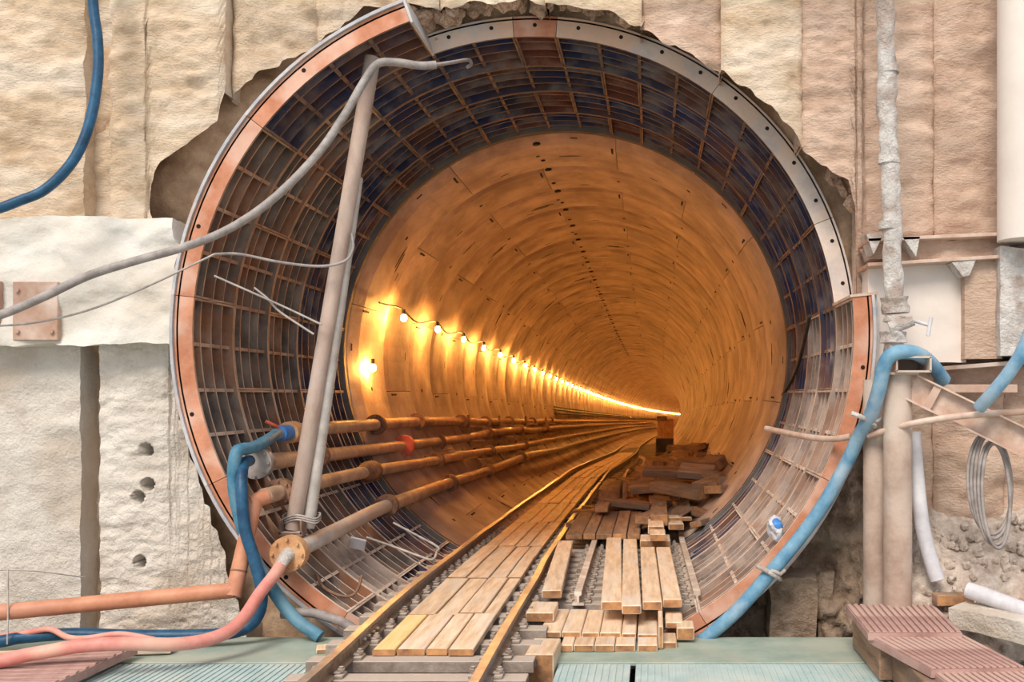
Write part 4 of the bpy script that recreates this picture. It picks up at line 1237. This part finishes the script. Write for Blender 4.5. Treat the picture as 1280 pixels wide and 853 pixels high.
# curb and timber at the right
cu = beam(0, 1.6, 0.0, 0.17, 0, 0.28, M['limewash'], 'concrete_curb', 0.03)
cu.location = W(1186, 768, 7.2) + Vector((0, 0, -0.12)); cu.rotation_euler = (0, 0, -0.75)
tag(cu, 'rough pale concrete curb lying beside the ribbed brown mats', 'curb')
timber('short weathered sleeper end lying at the foot of the soil', X(1195, 7.45), 7.45, Z(744, 7.45), 0.30, 0.12, 0.09, m='wood_dark', rz=0.1)
# ribbed brown panels, a stepped ramp at the right
def ribbed(label, quad, zt, th=0.05):
    pts = []
    for (a, b) in quad:
        D = (CZ - zt) * F / (b - PY)
        pts.append(Vector((X(a, D), D, zt)))
    bl, br, fr_, fl = pts
    root = thing('ribbed_mat', label, 'mat', (0, 0, 0), group='ribbed brown mats at the right')
    dn = Vector((0, 0, -th))
    mb = MB(); mb.add([bl, br, fr_, fl, bl + dn, br + dn, fr_ + dn, fl + dn], [(3, 2, 1, 0), (4, 5, 6, 7), (0, 1, 5, 4), (1, 2, 6, 5), (2, 3, 7, 6), (3, 0, 4, 7)])
    ob('panel_body', mb, M['mat_brown'], root)
    n = 14
    for i in range(n):
        t = (i + 0.5) / n
        p, q = bl.lerp(br, t), fl.lerp(fr_, t)
        d = q - p
        c = (p + q) / 2 + Vector((0, 0, 0.006))
        mb = MB()
        wv = (br - bl).length / n * 0.62
        mb.box((0, 0, 0), (wv, d.length * 0.985, 0.014), bevel=0.003)
        ob('rib', mb, M['mat_brown'], root, c, (0, 0, math.atan2(-d.x, d.y)))
    return root
ribbed('rearmost ribbed brown mat at the foot of the posts', [(1057, 757), (1168, 757), (1203, 792), (1085, 792)], 0.34)
ribbed('middle ribbed brown mat beside the curb', [(1085, 795), (1204, 795), (1282, 836), (1164, 838)], 0.30)
ribbed('nearest ribbed brown mat in the lower right corner', [(1164, 840), (1284, 838), (1370, 885), (1230, 890)], 0.27)
for (a, b, D, l_) in ((1070, 1200, 7.0, 0.9), (1130, 1260, 6.2, 0.9)):
    timber('dark bearer under the ribbed mats, %s' % ('rear one' if D > 6.5 else 'front one'), X((a + b) / 2 + 12, D), D - 0.3, 0.24, 0.7, 0.9, 0.23, m='wood_dark', name='bearer', end='wood_dark')
# ribbed brown boards at the lower left corner
ribbed_l = thing('ribbed_board', 'broad ribbed brown board lying under the pink hose', 'board')
q4 = [(-60, 822), (172, 808), (66, 856), (-60, 856)]
zt = 0.10
pts = [Vector((X(a, (CZ - zt) * F / (b - PY)), (CZ - zt) * F / (b - PY), zt)) for a, b in q4]
dn = Vector((0, 0, -0.06))
mb = MB(); mb.add(pts + [p + dn for p in pts], [(3, 2, 1, 0), (4, 5, 6, 7), (0, 1, 5, 4), (1, 2, 6, 5), (2, 3, 7, 6), (3, 0, 4, 7)])
ob('board_body', mb, M['mat_brown'], ribbed_l)
for i in range(9):
    t = (i + 0.5) / 9
    p, q = pts[0].lerp(pts[3], t), pts[1].lerp(pts[2], t)
    d = q - p; c = (p + q) / 2 + Vector((0, 0, 0.005))
    mb = MB(); mb.box((0, 0, 0), (d.length * 0.98, 0.05, 0.012), bevel=0.002)
    ob('rib', mb, M['mat_brown'], ribbed_l, c, (0, 0, math.atan2(d.y, d.x)))
p, q = W(-60, 806, 7.3), W(120, 797, 7.35)
timber('thin pale batten lying along the blue hose at the left', -5.0, 7.25, 0.06, 0.10, 1.3, 0.05, rz=-PI / 2 + 0.15, name='batten')
# crumpled bag
bm_ = bmesh.new(); bmesh.ops.create_icosphere(bm_, subdivisions=3, radius=0.085)
for vx in bm_.verts:
    vx.co = vx.co * (1 + 0.55 * noise.noise(vx.co * 16)) ; vx.co.z *= 1.2; vx.co.x *= 0.8
me = bpy.data.meshes.new('plastic_bag'); bm_.to_mesh(me); bm_.free(); me.materials.append(M['white'])
bag = tag(link('plastic_bag', me, None, W(970, 660, 8.25)), 'crumpled white plastic bag with blue print wedged in the ring', 'bag')
bm_ = bmesh.new(); bmesh.ops.create_icosphere(bm_, subdivisions=2, radius=0.05)
for vx in bm_.verts:
    vx.co = vx.co * (1 + 0.5 * noise.noise(vx.co * 20)); vx.co.y *= 0.8
me = bpy.data.meshes.new('bag_print'); bm_.to_mesh(me); bm_.free(); me.materials.append(M['bluepaint'])
link('bag_print', me, bag, (0.0, -0.05, 0.04))

# ------------------------------------------------------------------ rubble packed round the ring
random.seed(21)
stones = []
for k in range(5):
    bm_ = bmesh.new(); bmesh.ops.create_icosphere(bm_, subdivisions=2, radius=1.0)
    for vx in bm_.verts:
        c = vx.co.normalized()
        vx.co = c * (1 + 0.55 * noise.noise(c * 1.6 + Vector((k * 7, 0, 0))) + 0.2 * noise.noise(c * 4 + Vector((0, k * 5, 0))))
    me = bpy.data.meshes.new('stone'); bm_.to_mesh(me); bm_.free(); me.materials.append(M['stone'])
    stones.append(me)
for k in range(118):
    top = k < 78
    a = math.radians(random.uniform(74, 114) if top else random.uniform(4, 74))
    r = 3.0 + (random.uniform(0.02, 0.14) if top else random.uniform(0.05, 0.24))
    q = random.uniform(0.05, 0.10) if top else random.uniform(0.04, 0.09)
    y = random.uniform(8.62, 8.84)
    o = link('stone', random.choice(stones), None, (CX + r * math.cos(a), y, CZT + r * math.sin(a)), (random.uniform(0, 6), random.uniform(0, 6), random.uniform(0, 6)))
    o.scale = (q * random.uniform(0.9, 1.4), q, q * random.uniform(0.6, 1.0))
    if top:
        tag(o, 'brown stone packed above the crown of the iron ring', 'stone', 'stones above the iron ring')
    else:
        tag(o, 'small brown stone packed in the gap right of the iron ring', 'stone', 'stones right of the iron ring')
# loose clods on the soil bank
mb = MB()
cv = [v.co.copy() for v in stones[0].vertices]; cf = [tuple(p.vertices) for p in stones[0].polygons]
for k in range(260):
    x = random.uniform(2.0, 4.2); y = random.uniform(7.25, 8.3)
    t = (y - 7.15) / 1.6
    z = lerp(0.0, 1.15, max(0, (t - 0.05) / 0.9) ** 0.8) * min(1, max(0, (x - 1.75) / 0.6)) ** 0.5
    R_ = Matrix.Rotation(random.uniform(0, 6), 3, 'Z') @ Matrix.Rotation(random.uniform(0, 6), 3, 'X')
    q = random.uniform(0.012, 0.045)
    mb.add([R_ @ v * q + Vector((x, y, z + 0.03)) for v in cv], cf)
o = ob('gravel', mb, M['soil'])
o['kind'] = 'stuff'
tag(o, 'loose pale clods scattered over the soil bank', 'gravel')
